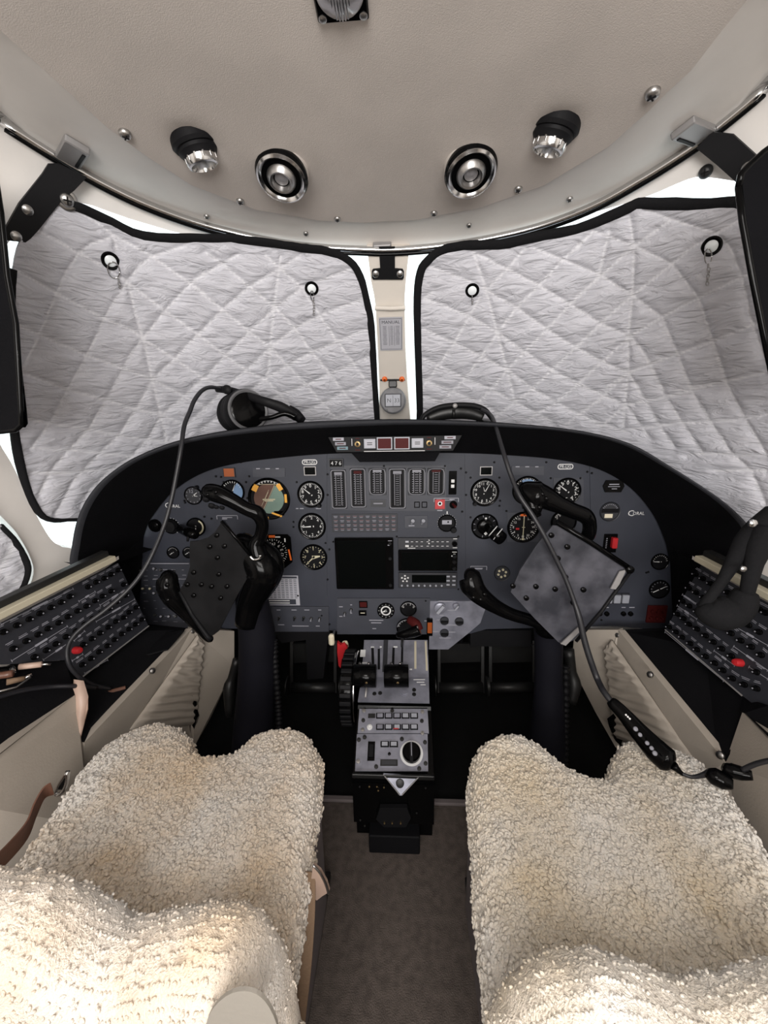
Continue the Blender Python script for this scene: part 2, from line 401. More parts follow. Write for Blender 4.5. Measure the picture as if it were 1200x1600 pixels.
# headliner
le = [PC(*q) for q in LINER]
lxy = [(p.x, p.y) for p in le]
lol = [(-1.0, -1.5), (-0.92, -0.3)] + lxy + [(0.92, -0.3), (1.0, -1.5)]
vs, fs = fill(lol, [], 0.022)
outlets = [PC(303, 228), PC(868, 205)]; lamps = [PC(440, 262), PC(735, 257)]
def linz(x, y):
    z = Cz(x, y)
    for q in outlets: z += 0.012*exp(-((x-q.x)**2+(y-q.y)**2)/(2*0.021**2))
    for q in lamps: z -= 0.006*exp(-((x-q.x)**2+(y-q.y)**2)/(2*0.030**2))
    return z
pv = [Vector((x, y, linz(x, y))) for x, y in vs]
mb = MB(); thick(pv, fs, lambda i: Vector((0, 0, 0.012)), mb)
struct(mb.build('ceiling', 'liner', None, smooth=True))
# trim band between headliner edge and rail
def resamp(pts, n):
    L = [0]
    for a, b in zip(pts, pts[1:]): L.append(L[-1]+(b-a).length)
    o = []; j = 0
    for i in range(n):
        t = L[-1]*i/(n-1)
        while j < len(L)-2 and L[j+1] < t: j += 1
        u = (t-L[j])/max(1e-9, L[j+1]-L[j]); o.append(pts[j].lerp(pts[j+1], min(1, max(0, u))))
    return o
ea = [Vector((-1.0, -1.5, Cz(-1.0, -1.5)+.004)), Vector((-0.92, -0.3, Cz(-.92, -.3)+.004))] + [p+Vector((0, 0, .006)) for p in le] + [Vector((0.92, -0.3, Cz(.92, -.3)+.004)), Vector((1.0, -1.5, Cz(1., -1.5)+.004))]
rl = [PW(*q) for q in RAIL]
eb = [Vector((-1.08, -1.5, 1.29)), fromth(-1.8, 1.30)] + rl + [fromth(1.8, 1.30), Vector((1.08, -1.5, 1.29))]
A = resamp(spline(ea, None, 4), 160); B = resamp(spline(eb, None, 4), 160)
# pair by bearing so the band does not shear
def bear(p): return atan2(p.x, p.y+0.2)
def atb(L, t):
    for a, b in zip(L, L[1:]):
        if bear(a) <= t <= bear(b): u = (t-bear(a))/max(1e-9, bear(b)-bear(a)); return a.lerp(b, u)
    return L[0] if t < bear(L[0]) else L[-1]
t0, t1 = max(bear(A[0]), bear(B[0])), min(bear(A[-1]), bear(B[-1]))
mb = MB(); rows = []
NB = 150
for i in range(NB+1):
    t = t0+(t1-t0)*i/NB; a = atb(A, t); b = atb(B, t); mid = (a+b)/2+Vector((0, 0, 0.012))
    rows.append([a*((1-u)**2)+mid*(2*u*(1-u))+b*(u*u) for u in [k/6 for k in range(7)]])
pv = [p for r in rows for p in r]; fs = [(i*7+k, (i+1)*7+k, (i+1)*7+k+1, i*7+k+1) for i in range(NB) for k in range(6)]
thick(pv, fs, lambda i: Vector((0, 0.003, 0.012)), mb)
struct(mb.build('trim_1', 'frame', None, smooth=True))
for sx, nm in ((-1, 'wall_left'), (1, 'wall_right')):
    struct(MB().box((sx*1.10, -0.75, 0.68), (0.03, 1.62, 1.37)).build(nm, 'cream', None))
struct(MB().box((0, -1.52, 0.8), (2.3, 0.03, 1.7)).build('wall_rear', 'cream', None))
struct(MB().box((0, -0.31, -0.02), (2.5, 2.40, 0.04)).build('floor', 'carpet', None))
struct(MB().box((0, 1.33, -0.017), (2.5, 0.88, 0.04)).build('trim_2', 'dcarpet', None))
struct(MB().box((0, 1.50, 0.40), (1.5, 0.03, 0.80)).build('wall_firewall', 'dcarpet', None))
struct(MB().box((0.0, 0.885, 0.008), (0.62, 0.016, 0.010), None, .004).build('trim_3', 'seatside', None))

# centre post
def wslab(px, off, th_, name, mt, parent=None, step=8):
    v, f = fill(px, [], step); pp = [PW(a, b, off) for a, b in v]; mb = MB(world=True)
    thick(pp, f, lambda i: -nrm(fW(off), pp[i])*th_, mb); return mb.build(name, mt, parent, smooth=True)
t = thing('window_post', 'cream painted centre post standing between the two windscreens', 'post', PW(612, 520, .02))
wslab([(573,384),(640,384),(634,440),(631,478),(588,478),(580,440)], .020, .04, 'upper_cover', 'post', t)
wslab([(587,481),(632,481),(633,540),(636,597),(642,668),(592,668),(593,610),(591,560)], .026, .046, 'lower_cover', 'post', t)
tube_ = MB(world=True); tube_.tube([PW(586,481,.03), PW(610,482,.034), PW(633,481,.03)], .006); tube_.build('ledge', 'post', t, smooth=True)
def wframe(px, py, off=0.0, up=(0, 0, 1)):
    p = PW(px, py, off); return frame(p, nrm(fW(off), p), up)
def screw(name, label, F, r, mt='steel', group=None, washer=None):
    mb = MB(); mb.lathe([(r, 0), (r, r*.35), (r*.8, r*.65), (r*.45, r*.82), (0.0001, r*.86)], 20)
    t = thing(name, label, 'screw', F, group)
    mb.build('screw_head', mt, t, smooth=True)
    s = MB(); s.box((0, 0, r*.84), (r*1.1, r*.22, r*.12)); s.box((0, 0, r*.84), (r*.22, r*1.1, r*.12)); s.build('slot', 'matte', t)
    if washer: MB().lathe([(r*1.5, 0), (r*1.5, r*.12), (r*1.3, r*.25), (r*1.0, r*.25)], 24).build('washer', washer, t, smooth=True)
    return t
screw('orange_screw', 'orange domed screw on the left of the compass bracket', wframe(601,592,.028), .0085, 'orange')
screw('orange_screw', 'orange domed screw on the right of the compass bracket', wframe(628,592,.028), .0085, 'orange')
# correction card
F = wframe(611, 522, .030); k = mpp(611, 522, 1.28)
t = thing('correction_card', 'small printed white compass card on the centre post', 'card', F)
MB().box((0, 0, .001), (34*k, 50*k, .0016)).build('card', 'lav', t)
b = MB(); w_, h_ = 34*k, 50*k
for (cx, cy, ww, hh) in ((0, h_*.46, w_*.92, .0009), (0, -h_*.46, w_*.92, .0009), (-w_*.46, 0, .0009, h_*.92), (w_*.46, 0, .0009, h_*.92), (-w_*.08, -h_*.05, .0007, h_*.6), (w_*.15, -h_*.05, .0007, h_*.6)): b.quad(cx, cy, ww, hh, .0022)
b.build('border', 'bezel', t)
b = MB(); b.text('MANUAL', .0125, 0, h_*.36, .0022)
for i in range(14):
    y = h_*.24-i*h_*.042
    for x, ww in ((-w_*.27, .013), (w_*.03, .009), (w_*.29, .013)): b.quad(x, y, ww*(.7+.3*random.random()), .0010, .0022)
b.build('lettering', 'bezel', t)
# compass
M['comp'] = mat('compass_grey', (0.20, 0.20, 0.21), 0.6, spec=.2, var=.2, vscale=40)
F = frame(PW(614, 626, .075), (EYE-PW(614, 626, .075)))
k = mpp(614, 626, 1.27)
t = thing('compass', 'round silver magnetic compass hanging low on the centre post', 'compass', F)
R_ = 21*k
MB().lathe([(R_*.5, -.045), (R_*.95, -.03), (R_, -.005), (R_*.94, .003), (R_*.86, .006), (R_*.5, .007), (.0001, .007)], 40).build('housing', 'comp', t, smooth=True)
MB().box((0, R_*.02, .008), (R_*1.25, R_*.98, .004), None, .004).build('window_frame', 'bezel', t)
MB().box((0, R_*.02, .0105), (R_*1.1, R_*.84, .001), None, .003).build('window', 'key', t)
b = MB()
for x, s_ in ((-.3, 'N'), (.3, '33')): b.text(s_, R_*.42, x*R_, 0, .0112)
b.quad(0, 0, .0012, R_*.8, .0113); b.build('compass_card', 'bezel', t)
MB().box((0, R_*1.22, -.006), (R_*.62, R_*.5, .02), None, .004).build('neck', 'gloss', t)
MB().box((0, R_*1.52, -.012), (R_*1.9, R_*.16, .02), None, .002).build('mount_bar', 'matte', t)
MB().cyl((-R_*.48, -R_*.7, .005), .003, .003).build('adjusting_screw', 'gloss', t)

# ================================================================ CURTAIN RAIL
def offW(p, d): return p + nrm(fW(), p)*d
t = thing('curtain_rail', 'long curved chrome rail running under the headliner edge', 'rail', PW(612, 387, .02))
rp = [offW(PW(*q), .016) for q in RAIL]
rp = [offW(fromth(-1.75, rp[0].z-.05), .016), offW(fromth(-1.4, rp[0].z-.02), .016)] + rp + [offW(fromth(1.4, rp[-1].z-.02), .016), offW(fromth(1.75, rp[-1].z-.05), .016)]
MB(world=True).tube(spline(rp, None, 4), .0078, 12).build('rail', 'chrome', t, smooth='all')
MB(world=True).tube([p+Vector((0, .003, -.0085)) for p in spline(rp, None, 4)], .0045, 8).build('track', 'gloss', t, smooth='all')
def strap(name, label, poly, off, thk, mt, screws, cat='strap', group=None):
    c = (sum(p[0] for p in poly)/len(poly), sum(p[1] for p in poly)/len(poly))
    t = thing(name, label, cat, PW(c[0], c[1], off), group)
    wslab(poly, off, thk, 'plate', mt, t, 12)
    for q in screws:
        F = wframe(q[0], q[1], off+.0015); b = MB(world=True)
        r = .0085; b.lathe([(r, 0), (r, .002), (r*.7, .004), (.0001, .0045)], 20, F); b.build('screw', 'steel', t, smooth=True)
    return t
strap('rail_bracket', 'black bracket with rounded end carrying the rail at the left', [(92,256),(136,277),(116,298),(98,312),(60,360),(48,373),(40,379),(12,376),(5,370),(6,362),(30,318),(66,272),(76,256)], .058, .008, 'matte', [(43,328),(25,369)], 'bracket')
strap('rail_bracket', 'black strap bracket carrying the rail beside the right visor', [(1088,232),(1112,206),(1145,210),(1182,244),(1206,268),(1176,300),(1150,285),(1120,258)], .050, .008, 'matte', [(1168,262)], 'bracket')
strap('rail_bracket', 'black T shaped bracket joining the rail to the centre post', [(592,386),(617,386),(617,420),(629,421),(631,425),(631,434),(629,437),(583,437),(581,434),(581,424),(583,421),(594,420)], .028, .006, 'matte', [(587,428),(625,428)], 'bracket')
dg = bpy.context.evaluated_depsgraph_get(); dg.update()
def pick(px, py):
    dg.update(); r = S.ray_cast(dg, EYE+ray(px, py)*.12, ray(px, py)); return r[1], r[2]
def rail_clip(px, py, w_, h_, ang, label):
    p_, n_ = pick(px, py); F = frame(p_+n_*.001, n_); r = Matrix.Rotation(ang, 4, 'Z'); t = thing('rail_clip', label, 'clip', F @ r)
    MB().box((0, 0, .006), (w_, h_, .012), None, .003).build('clip_body', 'alu', t, smooth=True)
    MB().box((0, -h_*.32, .0125), (w_*.75, h_*.14, .003), None, .001).build('groove', 'matte', t)
    return t
rail_clip(114, 232, .085, .036, -.42, 'silver metal block clamping the rail at its left bracket')
rail_clip(1082, 200, .080, .036, .55, 'silver metal block clamping the rail at its right bracket')
rail_clip(597, 379, .045, .010, 0, 'thin silver block on the rail above the centre post')
for (x, y, r, lab, wsh) in ((195,207,.009,'large screw at the far left of the headliner edge','steel'),(375,313,.0075,'screw in the headliner edge below the left air outlet','steel'),(527,341,.0070,'screw in the headliner edge left of the middle','steel'),
    (678,332,.0070,'screw in the headliner edge right of the middle','steel'),(810,294,.0075,'screw in the headliner edge below the right air outlet','steel'),(1020,143,.010,'dark screw at the far right of the headliner edge','steel'),
    (323,337,.0062,'small screw in the trim band, second from the left','steel'),(478,364,.0062,'small screw in the trim band, left of the post',None),(733,351,.0062,'small screw in the trim band, right of the post',None),(890,310,.0065,'small screw in the trim band, second from the right','steel')):
    p, n = pick(x, y); F = frame(p+n*.0003, n)
    screw('trim_screw', 'steel '+lab, F, r, 'steel')
screw('trim_screw', 'steel snap stud above the left end of the left window shade', wframe(104,312,.050), .012, 'steel', None, 'steel')
screw('trim_screw', 'dark steel stud in the frame corner beside the right visor', wframe(1103,268,.004), .011, 'dull', None, None)

# ================================================================ CEILING FITTINGS
def cframe(px, py):
    p = PC(px, py); return p, -Vector((0.30*p.x, 0.15*p.y, 1)).normalized()
def reading_light(px, py, label, lean):
    p, n = cframe(px, py); n = (n+Vector(lean)).normalized(); F = frame(p+n*.013, n, (0, -1, 0))
    t = thing('reading_light', label, 'light', F); r = .046
    MB().lathe([(r*1.02, -.030), (r*1.02, -.003)], 48).build('housing', 'liner', t, smooth=True)
    MB().lathe([(r, -.004), (r*1.03, .004), (r*.97, .009), (r*.90, .009)], 48).build('gasket', 'gloss', t, smooth=True)
    MB().lathe([(r*.96, .004), (r*.96, .011), (r*.88, .0135), (r*.80, .011), (r*.66, .002), (r*.60, .000)], 48, cap=False).build('chrome_ring', 'chrome', t, smooth=True)
    b = MB().lathe([(r*.62, -.004), (r*.60, .006), (r*.54, .013), (r*.42, .018), (r*.36, .017), (r*.30, .008), (.0001, .007)], 40); e = b.build('eyeball', 'steel', t, smooth=True)
    MB().lathe([(r*.30, .0085), (r*.2, .010), (.0001, .011)], 24).build('lens', 'lensg', e, smooth=True)
reading_light(442, 264, 'round chrome eyeball light in the headliner, left one', (-.12, -.32, 0))
reading_light(734, 257, 'round chrome eyeball light in the headliner, right one', (.12, -.32, 0))
def air_outlet(px, py, label, lean):
    p, n = cframe(px, py); n = (n+Vector(lean)).normalized(); p = Vector((p.x, p.y, linz(p.x, p.y))); F = frame(p+n*.006, n, (0, -1, 0))
    t = thing('air_outlet', label, 'vent', F); r = .034
    MB().lathe([(r*1.12, -.012), (r*1.15, .0), (r*1.05, .005), (r*.8, .006)], 40).build('flange', 'matte', t, smooth=True)
    MB().lathe([(r*.95, .002), (r*.95, .010), (r*.80, .016), (r*.78, .018)], 40, cap=False).build('collar', 'matte', t, smooth=True)
    MB().lathe([(r*.76, .006), (r*.78, .025), (r*.72, .029), (r*.62, .030), (r*.58, .026), (r*.54, .010)], 40, cap=False).build('nozzle', 'chrome', t, smooth=True)
    b = MB()
    for i in range(12):
        a = 2*pi*i/12; b.box((r*.775, 0, .017), (.0012, .0026, .014), Matrix.Rotation(a, 4, 'Z'))
    b.build('grip_ridges', 'steel', t)
    MB().lathe([(r*.54, .010), (r*.54, .012), (.0001, .017)], 24).build('plug', 'dull', t, smooth=True)
air_outlet(305, 232, 'chrome swivel air outlet recessed in the headliner, left one', (.15, .35, 0))
air_outlet(868, 208, 'chrome swivel air outlet recessed in the headliner, right one', (-.18, .35, 0))
p, n = cframe(530, -22); F = frame(p, n, (0, -1, 0)) @ Matrix.Scale(.80, 4)
t = thing('dome_light', 'ribbed round ceiling lamp in a square black mount at top centre', 'light', F)
MB().box((0, 0, .003), (.078, .084, .008), None, .009).build('mount', 'gloss', t, smooth=True)
MB().lathe([(.034, .006), (.034, .010), (.030, .014), (.0001, .018)], 40).build('lens', 'lensg', t, smooth=True)
b = MB()
for i in range(-7, 8):
    x = i*.0042; h = sqrt(max(0, .031**2-x*x)); z = .0165-.006*(abs(x)/.031)
    b.tube([(x, -h, z-.002), (x, 0, z+.0015), (x, h, z-.002)], .0012, 6, smooth=4)
b.build('ribs', 'chrome', t, smooth=True)
for x in (-.031, .031):
    for y in (-.034, .034):
        MB().lathe([(.0062, .006), (.0062, .008), (.004, .0095), (.0001, .010)], 18, None, (x, y)).build('screw', 'steel', t, smooth=True)

# ================================================================ WINDOW SHADES

def _k(ox, oy, *ls): return [[(ox+x/4, oy+y/4) for x, y in l] for l in ls]
SEAM_L = _k(20, 320, [(340,10),(500,90),(630,190),(870,320),(1110,490),(1200,550)], [(130,150),(250,210),(410,300),(560,380),(710,480),(950,660),(1155,805),(1200,840)],
  [(20,410),(130,470),(270,550),(570,710),(740,780),(810,835),(1010,960),(1190,1080)], [(20,750),(160,810),(460,940),(690,1020),(870,1090),(1070,1195),(1200,1260)], [(30,1040),(340,1155),(520,1200),(740,1270),(930,1310),(1090,1380)],
  [(630,195),(490,240),(410,300),(330,420),(270,550),(160,810),(60,1020)], [(1080,250),(870,320),(790,380),(710,480),(640,590),(570,710),(460,940),(340,1155),(230,1360),(110,1520)],
  [(1200,420),(1110,490),(950,660),(810,835),(750,910),(690,1020),(580,1220),(470,1400),(350,1530),(240,1650),(160,1810)], [(1200,770),(1155,805),(1010,960),(870,1090),(770,1270),(660,1440),(530,1560),(370,1730),(260,1940)],
  [(1190,1080),(1060,1200),(930,1310),(850,1450),(740,1570),(600,1660),(480,1780),(420,1890)], [(1200,1270),(1100,1360),(970,1480)], [(630,190),(650,290)], [(720,490),(770,700),(830,900),(860,1060),(920,1300),(960,1480)],
  [(80,1335),(230,1365),(460,1400),(660,1440),(850,1465),(960,1480)], [(100,1520),(370,1530),(530,1550),(740,1570)], [(110,1670),(300,1675),(600,1650)]) + _k(300, 370,
  [(80,90),(190,165),(360,310),(520,440),(640,565),(750,720),(860,850),(950,970),(1050,1090)], [(460,110),(545,190),(680,310),(800,490),(910,650),(1010,790),(1100,910)], [(0,300),(185,450),(360,590),(490,690),(600,800),(720,930),(820,1040),(900,1130)],
  [(40,610),(210,740),(340,830),(460,890),(560,990),(650,1100)], [(70,880),(190,935)], [(0,280),(190,165),(300,105)], [(0,650),(40,610),(190,450),(360,310),(540,200),(680,115)], [(0,930),(80,880),(210,740),(360,590),(520,440),(700,310),(1000,195)],
  [(0,1140),(100,1050),(220,930),(340,830),(490,690),(640,570),(820,480),(1070,385)], [(60,1200),(200,1090),(340,980),(460,880),(600,800),(750,720),(910,650),(1095,575)], [(480,1020),(560,980),(720,920),(860,850),(1010,790),(1115,745)], [(650,1110),(820,1040),(950,970),(1050,930),(1130,890)], [(870,1140),(1050,1065),(1150,1010)],
  [(555,110),(530,300),(500,560),(480,820),(460,890)])
SEAM_R = _k(650, 370, [(740,70),(920,140),(1160,240),(1360,365),(1540,500)], [(350,90),(570,200),(770,300),(965,420),(1160,540),(1340,620)], [(80,180),(300,260),(440,330),(630,440),(820,575),(1000,690),(1170,780),(1330,845)],
  [(50,380),(330,490),(510,595),(680,715),(850,830),(1020,915),(1190,990),(1310,1045)], [(40,570),(240,660),(410,745),(570,830),(730,945),(880,1030),(1020,1105),(1160,1180)], [(40,750),(140,800),(310,880),(470,950),(620,1030),(750,1100),(850,1150)], [(40,885),(230,965),(390,1030),(520,1100)], [(40,990),(160,1030)],
  [(50,380),(110,340)], [(40,940),(140,800),(240,660),(330,490),(400,370)], [(160,1030),(310,880),(410,745),(510,595),(630,440),(770,300),(920,140),(1060,10)], [(440,330),(570,200),(680,70)], [(390,1030),(470,950),(570,830),(680,715),(820,575),(965,420),(1140,250),(1210,-40)],
  [(500,1120),(620,1030),(730,945),(850,830),(1000,690),(1160,540)], [(700,1140),(880,1030),(1020,915),(1170,775)], [(940,1170),(1020,1105),(1190,990)], [(360,100),(430,300),(500,560),(570,830),(620,1030)]) + _k(900, 310,
  [(360,605),(540,740),(640,970),(720,1190)], [(340,860),(400,920),(470,1030),(550,1200)], [(330,1085),(400,1190)], [(120,205),(365,295),(600,405),(770,620),(860,890),(950,1140)], [(440,70),(600,130),(880,215),(970,310),(1040,490),(1110,790),(1180,980)],
  [(0,320),(110,200)], [(0,620),(150,490),(365,295),(600,130)], [(0,930),(160,775),(360,600),(600,410),(720,310),(880,215),(1040,130)], [(20,1150),(170,1015),(340,860),(540,740),(770,620),(1040,490),(1160,450)], [(190,1180),(330,1085),(640,970),(860,890),(1110,790),(1250,760)], [(640,1195),(950,1140),(1190,1085)],
  [(335,110),(365,300),(355,600),(330,860),(330,1085),(310,1285),(300,1430)]) + _k(900, 560, [(0,150),(170,230),(310,285),(410,420),(470,500)], [(0,340),(150,400),(300,450)], [(30,350),(170,230),(330,90),(540,0)], [(150,430),(320,285),(560,240),(760,190),(940,140),(1200,80)],
  [(300,450),(420,430),(670,400),(860,390),(1060,380),(1200,350)], [(710,600),(800,595),(1000,600),(1200,600)], [(870,700),(1200,700)], [(330,90),(430,250),(520,410),(620,550)], [(440,0),(560,230),(670,400),(790,580)], [(650,0),(740,220),(850,400),(970,580),(1100,700),(1190,900)], [(890,0),(940,140),(1070,390),(1200,600)])
SEAM_S = [[(-60,860),(0,895),(30,912)], [(-60,800),(0,845),(40,885)], [(-60,940),(0,885),(20,850)], [(-30,950),(10,925),(35,895)]]
def seamgrid(lines, cell=24):
    g = {}
    for l in lines:
        for a, b in zip(l, l[1:]):
            for cx_ in range(int((min(a[0], b[0])-cell)//cell), int((max(a[0], b[0])+cell)//cell)+1):
                for cy_ in range(int((min(a[1], b[1])-cell)//cell), int((max(a[1], b[1])+cell)//cell)+1): g.setdefault((cx_, cy_), []).append((a, b))
    return g
def seamd(g, p, cell=24):
    best = 24.0
    for (ax, ay), (bx, by) in g.get((int(p[0]//cell), int(p[1]//cell)), ()):
        dx, dy = bx-ax, by-ay; t = max(0, min(1, ((p[0]-ax)*dx+(p[1]-ay)*dy)/(dx*dx+dy*dy+1e-9))); q = math.hypot(p[0]-ax-t*dx, p[1]-ay-t*dy)
        if q < best: best = q
    return best
def arcs(x, n=40):
    s = 0; px_, py_ = 0.0, Wy(0, 1.2)
    for i in range(1, n+1):
        q = x*i/n; y = Wy(q, 1.2); s += math.hypot(q-px_, y-py_); px_, py_ = q, y
    return s if x >= 0 else -s
_as = [arcs(-1.3+2.6*i/260) for i in range(261)]
def arc(x):
    u = (x+1.3)*100; i = max(0, min(259, int(u))); return _as[i]+(_as[i+1]-_as[i])*(u-i)
def shade(name, label, outline, sgn, lines, step, bind_from, group=None):
    grid = seamgrid(lines)
    v, f = fill(outline, [], step); OFF = .036
    base = [PW(a, b, OFF) for a, b in v]; nr = [nrm(fW(), p) for p in base]
    t = thing(name, label, 'window shade', base[len(base)//2], group)
    pv = []; seam = []
    fold = .55
    for p, n, q in zip(base, nr, v):
        s = arc(p.x)*sgn; z = (p.z-1.05)*1.25
        dmin = seamd(grid, q)*.0017
        pil = (1-exp(-dmin/.011))
        g = noise.noise(Vector((s*8+z*3, z*30-s*5, sgn*3.1)))*.5+noise.noise(Vector((s*20, z*52-s*14, 7.7)))*.28
        h = .010*pil + .0075*g*pil
        ridge = exp(-(dmin/.0026)**2)
        pv.append(p+n*(h+.0018*ridge)); seam.append(ridge*.8)
    mb = MB(world=True); mb.attr = None
    thick(pv, f, lambda i: -nr[i]*.006, mb); mb.attr = seam+seam
    mb.build('quilted_cover', 'shade', t, smooth='all')
    for r0, r1 in bind_from:
        bp = [PW(a, b, OFF+.011) for a, b in outline[r0:r1]]
        bp = [p+Vector((0, 0, .0015*noise.noise(p*40))) for p in bp]
        MB(world=True).tube(bp, [.0103+.0014*noise.noise(p*18) for p in bp], 10, .6).build('edge_binding', 'binding', t, smooth='all')
    return t, OFF
SH_L = sp2([(590,690),(589,652),(584,575),(580,510),(572,465),(562,430),(546,408),(517,394),(470,387),(430,381),(360,373),(300,372),(225,369),(175,347),(112,320),(75,325),(48,345),(28,375),(18,420),(16,500),(16,580),(20,650),(27,705),(40,757),(60,800),(84,813),(119,811),(180,816),(400,800),(560,760)], 3)
SH_R = sp2([(656,700),(656,642),(653,540),(652,465),(657,425),(668,408),(690,392),(725,384),(780,382),(830,372),(900,358),(950,339),(988,322),(1005,318),(1080,320),(1160,317),(1205,322),(1250,400),(1275,500),(1280,600),(1268,700),(1235,770),(1203,803),(1189,814),(1120,850),(1000,850),(820,820),(690,780)], 3)
sl, OFF = shade('sun_shield', 'quilted silver shade filling the left windscreen', SH_L, 1, SEAM_L, 3.6, ((0, 43), (54, 83)))
sr, OFF = shade('sun_shield', 'quilted silver shade filling the right windscreen', SH_R, 1, SEAM_R, 3.6, ((0, 73),))
SH_S = sp2([(0,822),(24,848),(40,878),(41,897),(32,920),(12,935),(-30,950),(-120,950),(-220,900),(-260,800),(-220,720),(-150,705),(-60,765)], 3)
ss, OFF = shade('sun_shield', 'quilted silver shade in the side window at the left edge', SH_S, 1, SEAM_S, 9, ((0, 39),))
def grommet(px, py, t0, ring, chain, label):
    F = wframe(px, py, OFF+.008); t = thing('suction_cup', label, 'suction cup', F)
    MB().lathe([(.0105, 0), (.0165, .001), (.0175, .004), (.015, .006), (.011, .005)], 28, cap=False).build('rubber_rim', 'gloss', t, smooth=True)
    MB().lathe([(.0112, .001), (.011, .004), (.006, .0062), (.0001, .0068)], 24).build('clear_disc', 'cupw', t, smooth=True)
    if ring:
        q = [(.011*cos(a)*ring[0]+ring[2], -.016+.015*sin(a)*ring[1], .007+.003*sin(a)) for a in [2*pi*i/24 for i in range(25)]]
        MB().tube(q, .0012, 8).build('key_ring', 'chrome', t, smooth='all')
    if chain:
        x, y = chain[0], chain[1]; b = MB()
        for i in range(chain[2]):
            yy = y-i*.0065; q = [(x+.0024*cos(a)*(1 if i % 2 else .5)+.001*sin(i), yy+.0042*sin(a), .007) for a in [2*pi*j/10 for j in range(11)]]
            b.tube(q, .0007, 6)
        b.build('chain', 'steel', t, smooth='all')
M['cupw'] = mat('clear_disc', (0.85, 0.9, 0.92), 0.25)
grommet(172, 407, sl, (1, 1.1, .004), (.012, -.034, 3), 'suction cup with split ring and short chain, upper left of left shade')
grommet(487, 450, sl, (.35, .9, .000), (.002, -.030, 6), 'suction cup with hanging chain beside the centre of left shade')
grommet(738, 453, sr, None, (0, -.016, 3), 'small suction cup without ring at the inner side of right shade')
grommet(1113, 384, sr, (.5, 1.0, -.004), (-.004, -.032, 6), 'suction cup with ring and chain, outer top of right shade')

# ================================================================ SUN VISORS
def visor(label, poly, Y, mt='gloss'):
    pp = [P(a, b, Y(a)) for a, b in poly]; c = sum(pp, Vector())/len(pp); t = thing('sun_visor', label, 'sun visor', c)
    mb = MB(world=True); mb.slab(pp, (0, .006, 0)); mb.build('blade', 'hood', t)
    mb = MB(world=True); mb.tube([p+Vector((0, .003, 0)) for p in pp]+[pp[0]+Vector((0, .003, 0))], .004, 8); mb.build('edge_trim', 'gloss', t, smooth='all')
    return t
t = visor('black sun visor folded at the left edge beside left shade', [(-200,240),(-12,258),(-2,330),(3,380),(8,430),(22,505),(26,570),(30,640),(31,664),(22,672),(-200,700)], lambda a: .62)
mb = MB(world=True); mb.slab([P(a, b, .625) for a, b in ((24,520),(29,545),(40,640),(42,662),(38,668),(30,668))], (0, .002, 0)); mb.build('smoked_edge', 'tint', t)
visor('large black sun visor hanging at the right edge', [(1157,290),(1161,270),(1172,258),(1196,236),(1260,190),(1400,150),(1400,640),(1216,620),(1196,520),(1180,440),(1163,345)], lambda a: .60)
# ================================================================ GLARESHIELD
HB = [(150,893),(112,884),(113,850),(122,808),(140,772),(168,742),(215,712),(290,685),(400,666),(520,657),(650,655),(780,660),(900,672),(985,693),(1055,733),(1115,772),(1150,800),(1172,825),(1180,850),(1180,884),(1150,895)]
HD = [(196,900),(205,890),(216,862),(224,840),(236,810),(268,770),(310,742),(360,726),(430,716),(515,709),(610,708),(720,708),(790,711),(870,718),(935,733),(985,762),(1020,803),(1040,848),(1048,880),(1070,900),(1080,905)]
def lipy(px): u = (px-612)/500.0; return .985-.10*min(1, abs(u))**2.2
def rs2(px, n): return [(v.x, v.y) for v in resamp(spline([Vector((a, b, 0)) for a, b in px], None, 6), n)]
# resample per control segment so sections stay matched
def seg(px, k=5): return [(v.x, v.y) for v in spline([Vector((a, b, 0)) for a, b in px], None, k)]
hb, hd = seg(HB), seg(HD)
t = thing('glareshield', 'padded black glareshield arching over the whole instrument panel', 'glareshield', P(612, 665, 1.0))
B3 = []; C3 = []; D3 = []; A3 = []; cen = (612, 900)
for (b, d_) in zip(hb, hd):
    Y = lipy(b[0]); vx, vy = d_[0]-b[0], d_[1]-b[1]; L = math.hypot(vx, vy); q = (b[0]+vx/L*11, b[1]+vy/L*11)
    p = P(b[0], b[1], Y); B3.append(p); C3.append(P(q[0], q[1], Y+.004)); D3.append(P(d_[0], d_[1], 1.112))
    yb = max(Y+.03, min(1.34, Wy(p.x, p.z)-.075)); A3.append(Vector((p.x*.985, yb, p.z-.012-.03*(yb-Y))))
mb = MB(world=True); n = len(B3)
def ripple(Ls): return [p for L in Ls for p in L]
rowsH = []
for i in range(n):
    a, b, c, d_ = A3[i], B3[i], C3[i], D3[i]
    out = (b-c).normalized()
    rowsH.append([a, a.lerp(b, .5), b.lerp(a, .06)+out*.000, b+Vector((0, .003, 0))])
pv = [p for r in rowsH for p in r]; fs = [(i*4+k, (i+1)*4+k, (i+1)*4+k+1, i*4+k+1) for i in range(n-1) for k in range(3)]
mb.add(pv, fs); mb.build('top_cover', 'hood', t, smooth=True)
mb = MB(world=True)
pv = []; 
for i in range(n):
    b, c = B3[i], C3[i]; m_ = (b+c)/2+Vector((0, -.007, 0)); pv += [b+Vector((0, .004, -.001)), b.lerp(m_, .5)+Vector((0, -.003, 0)), m_, c.lerp(m_, .5)+Vector((0, -.003, 0)), c+Vector((0, .004, 0))]
fs = [(i*5+k, (i+1)*5+k, (i+1)*5+k+1, i*5+k+1) for i in range(n-1) for k in range(4)]
mb.add(pv, fs); mb.build('padded_lip', 'lip', t, smooth='all')
mb = MB(world=True); pv = []
for i in range(n):
    c, d_ = C3[i], D3[i]; pv += [c+Vector((0, .003, 0)), c.lerp(d_, .3)+Vector((0, .008, 0)), c.lerp(d_, .7)+Vector((0, .01, 0)), d_]
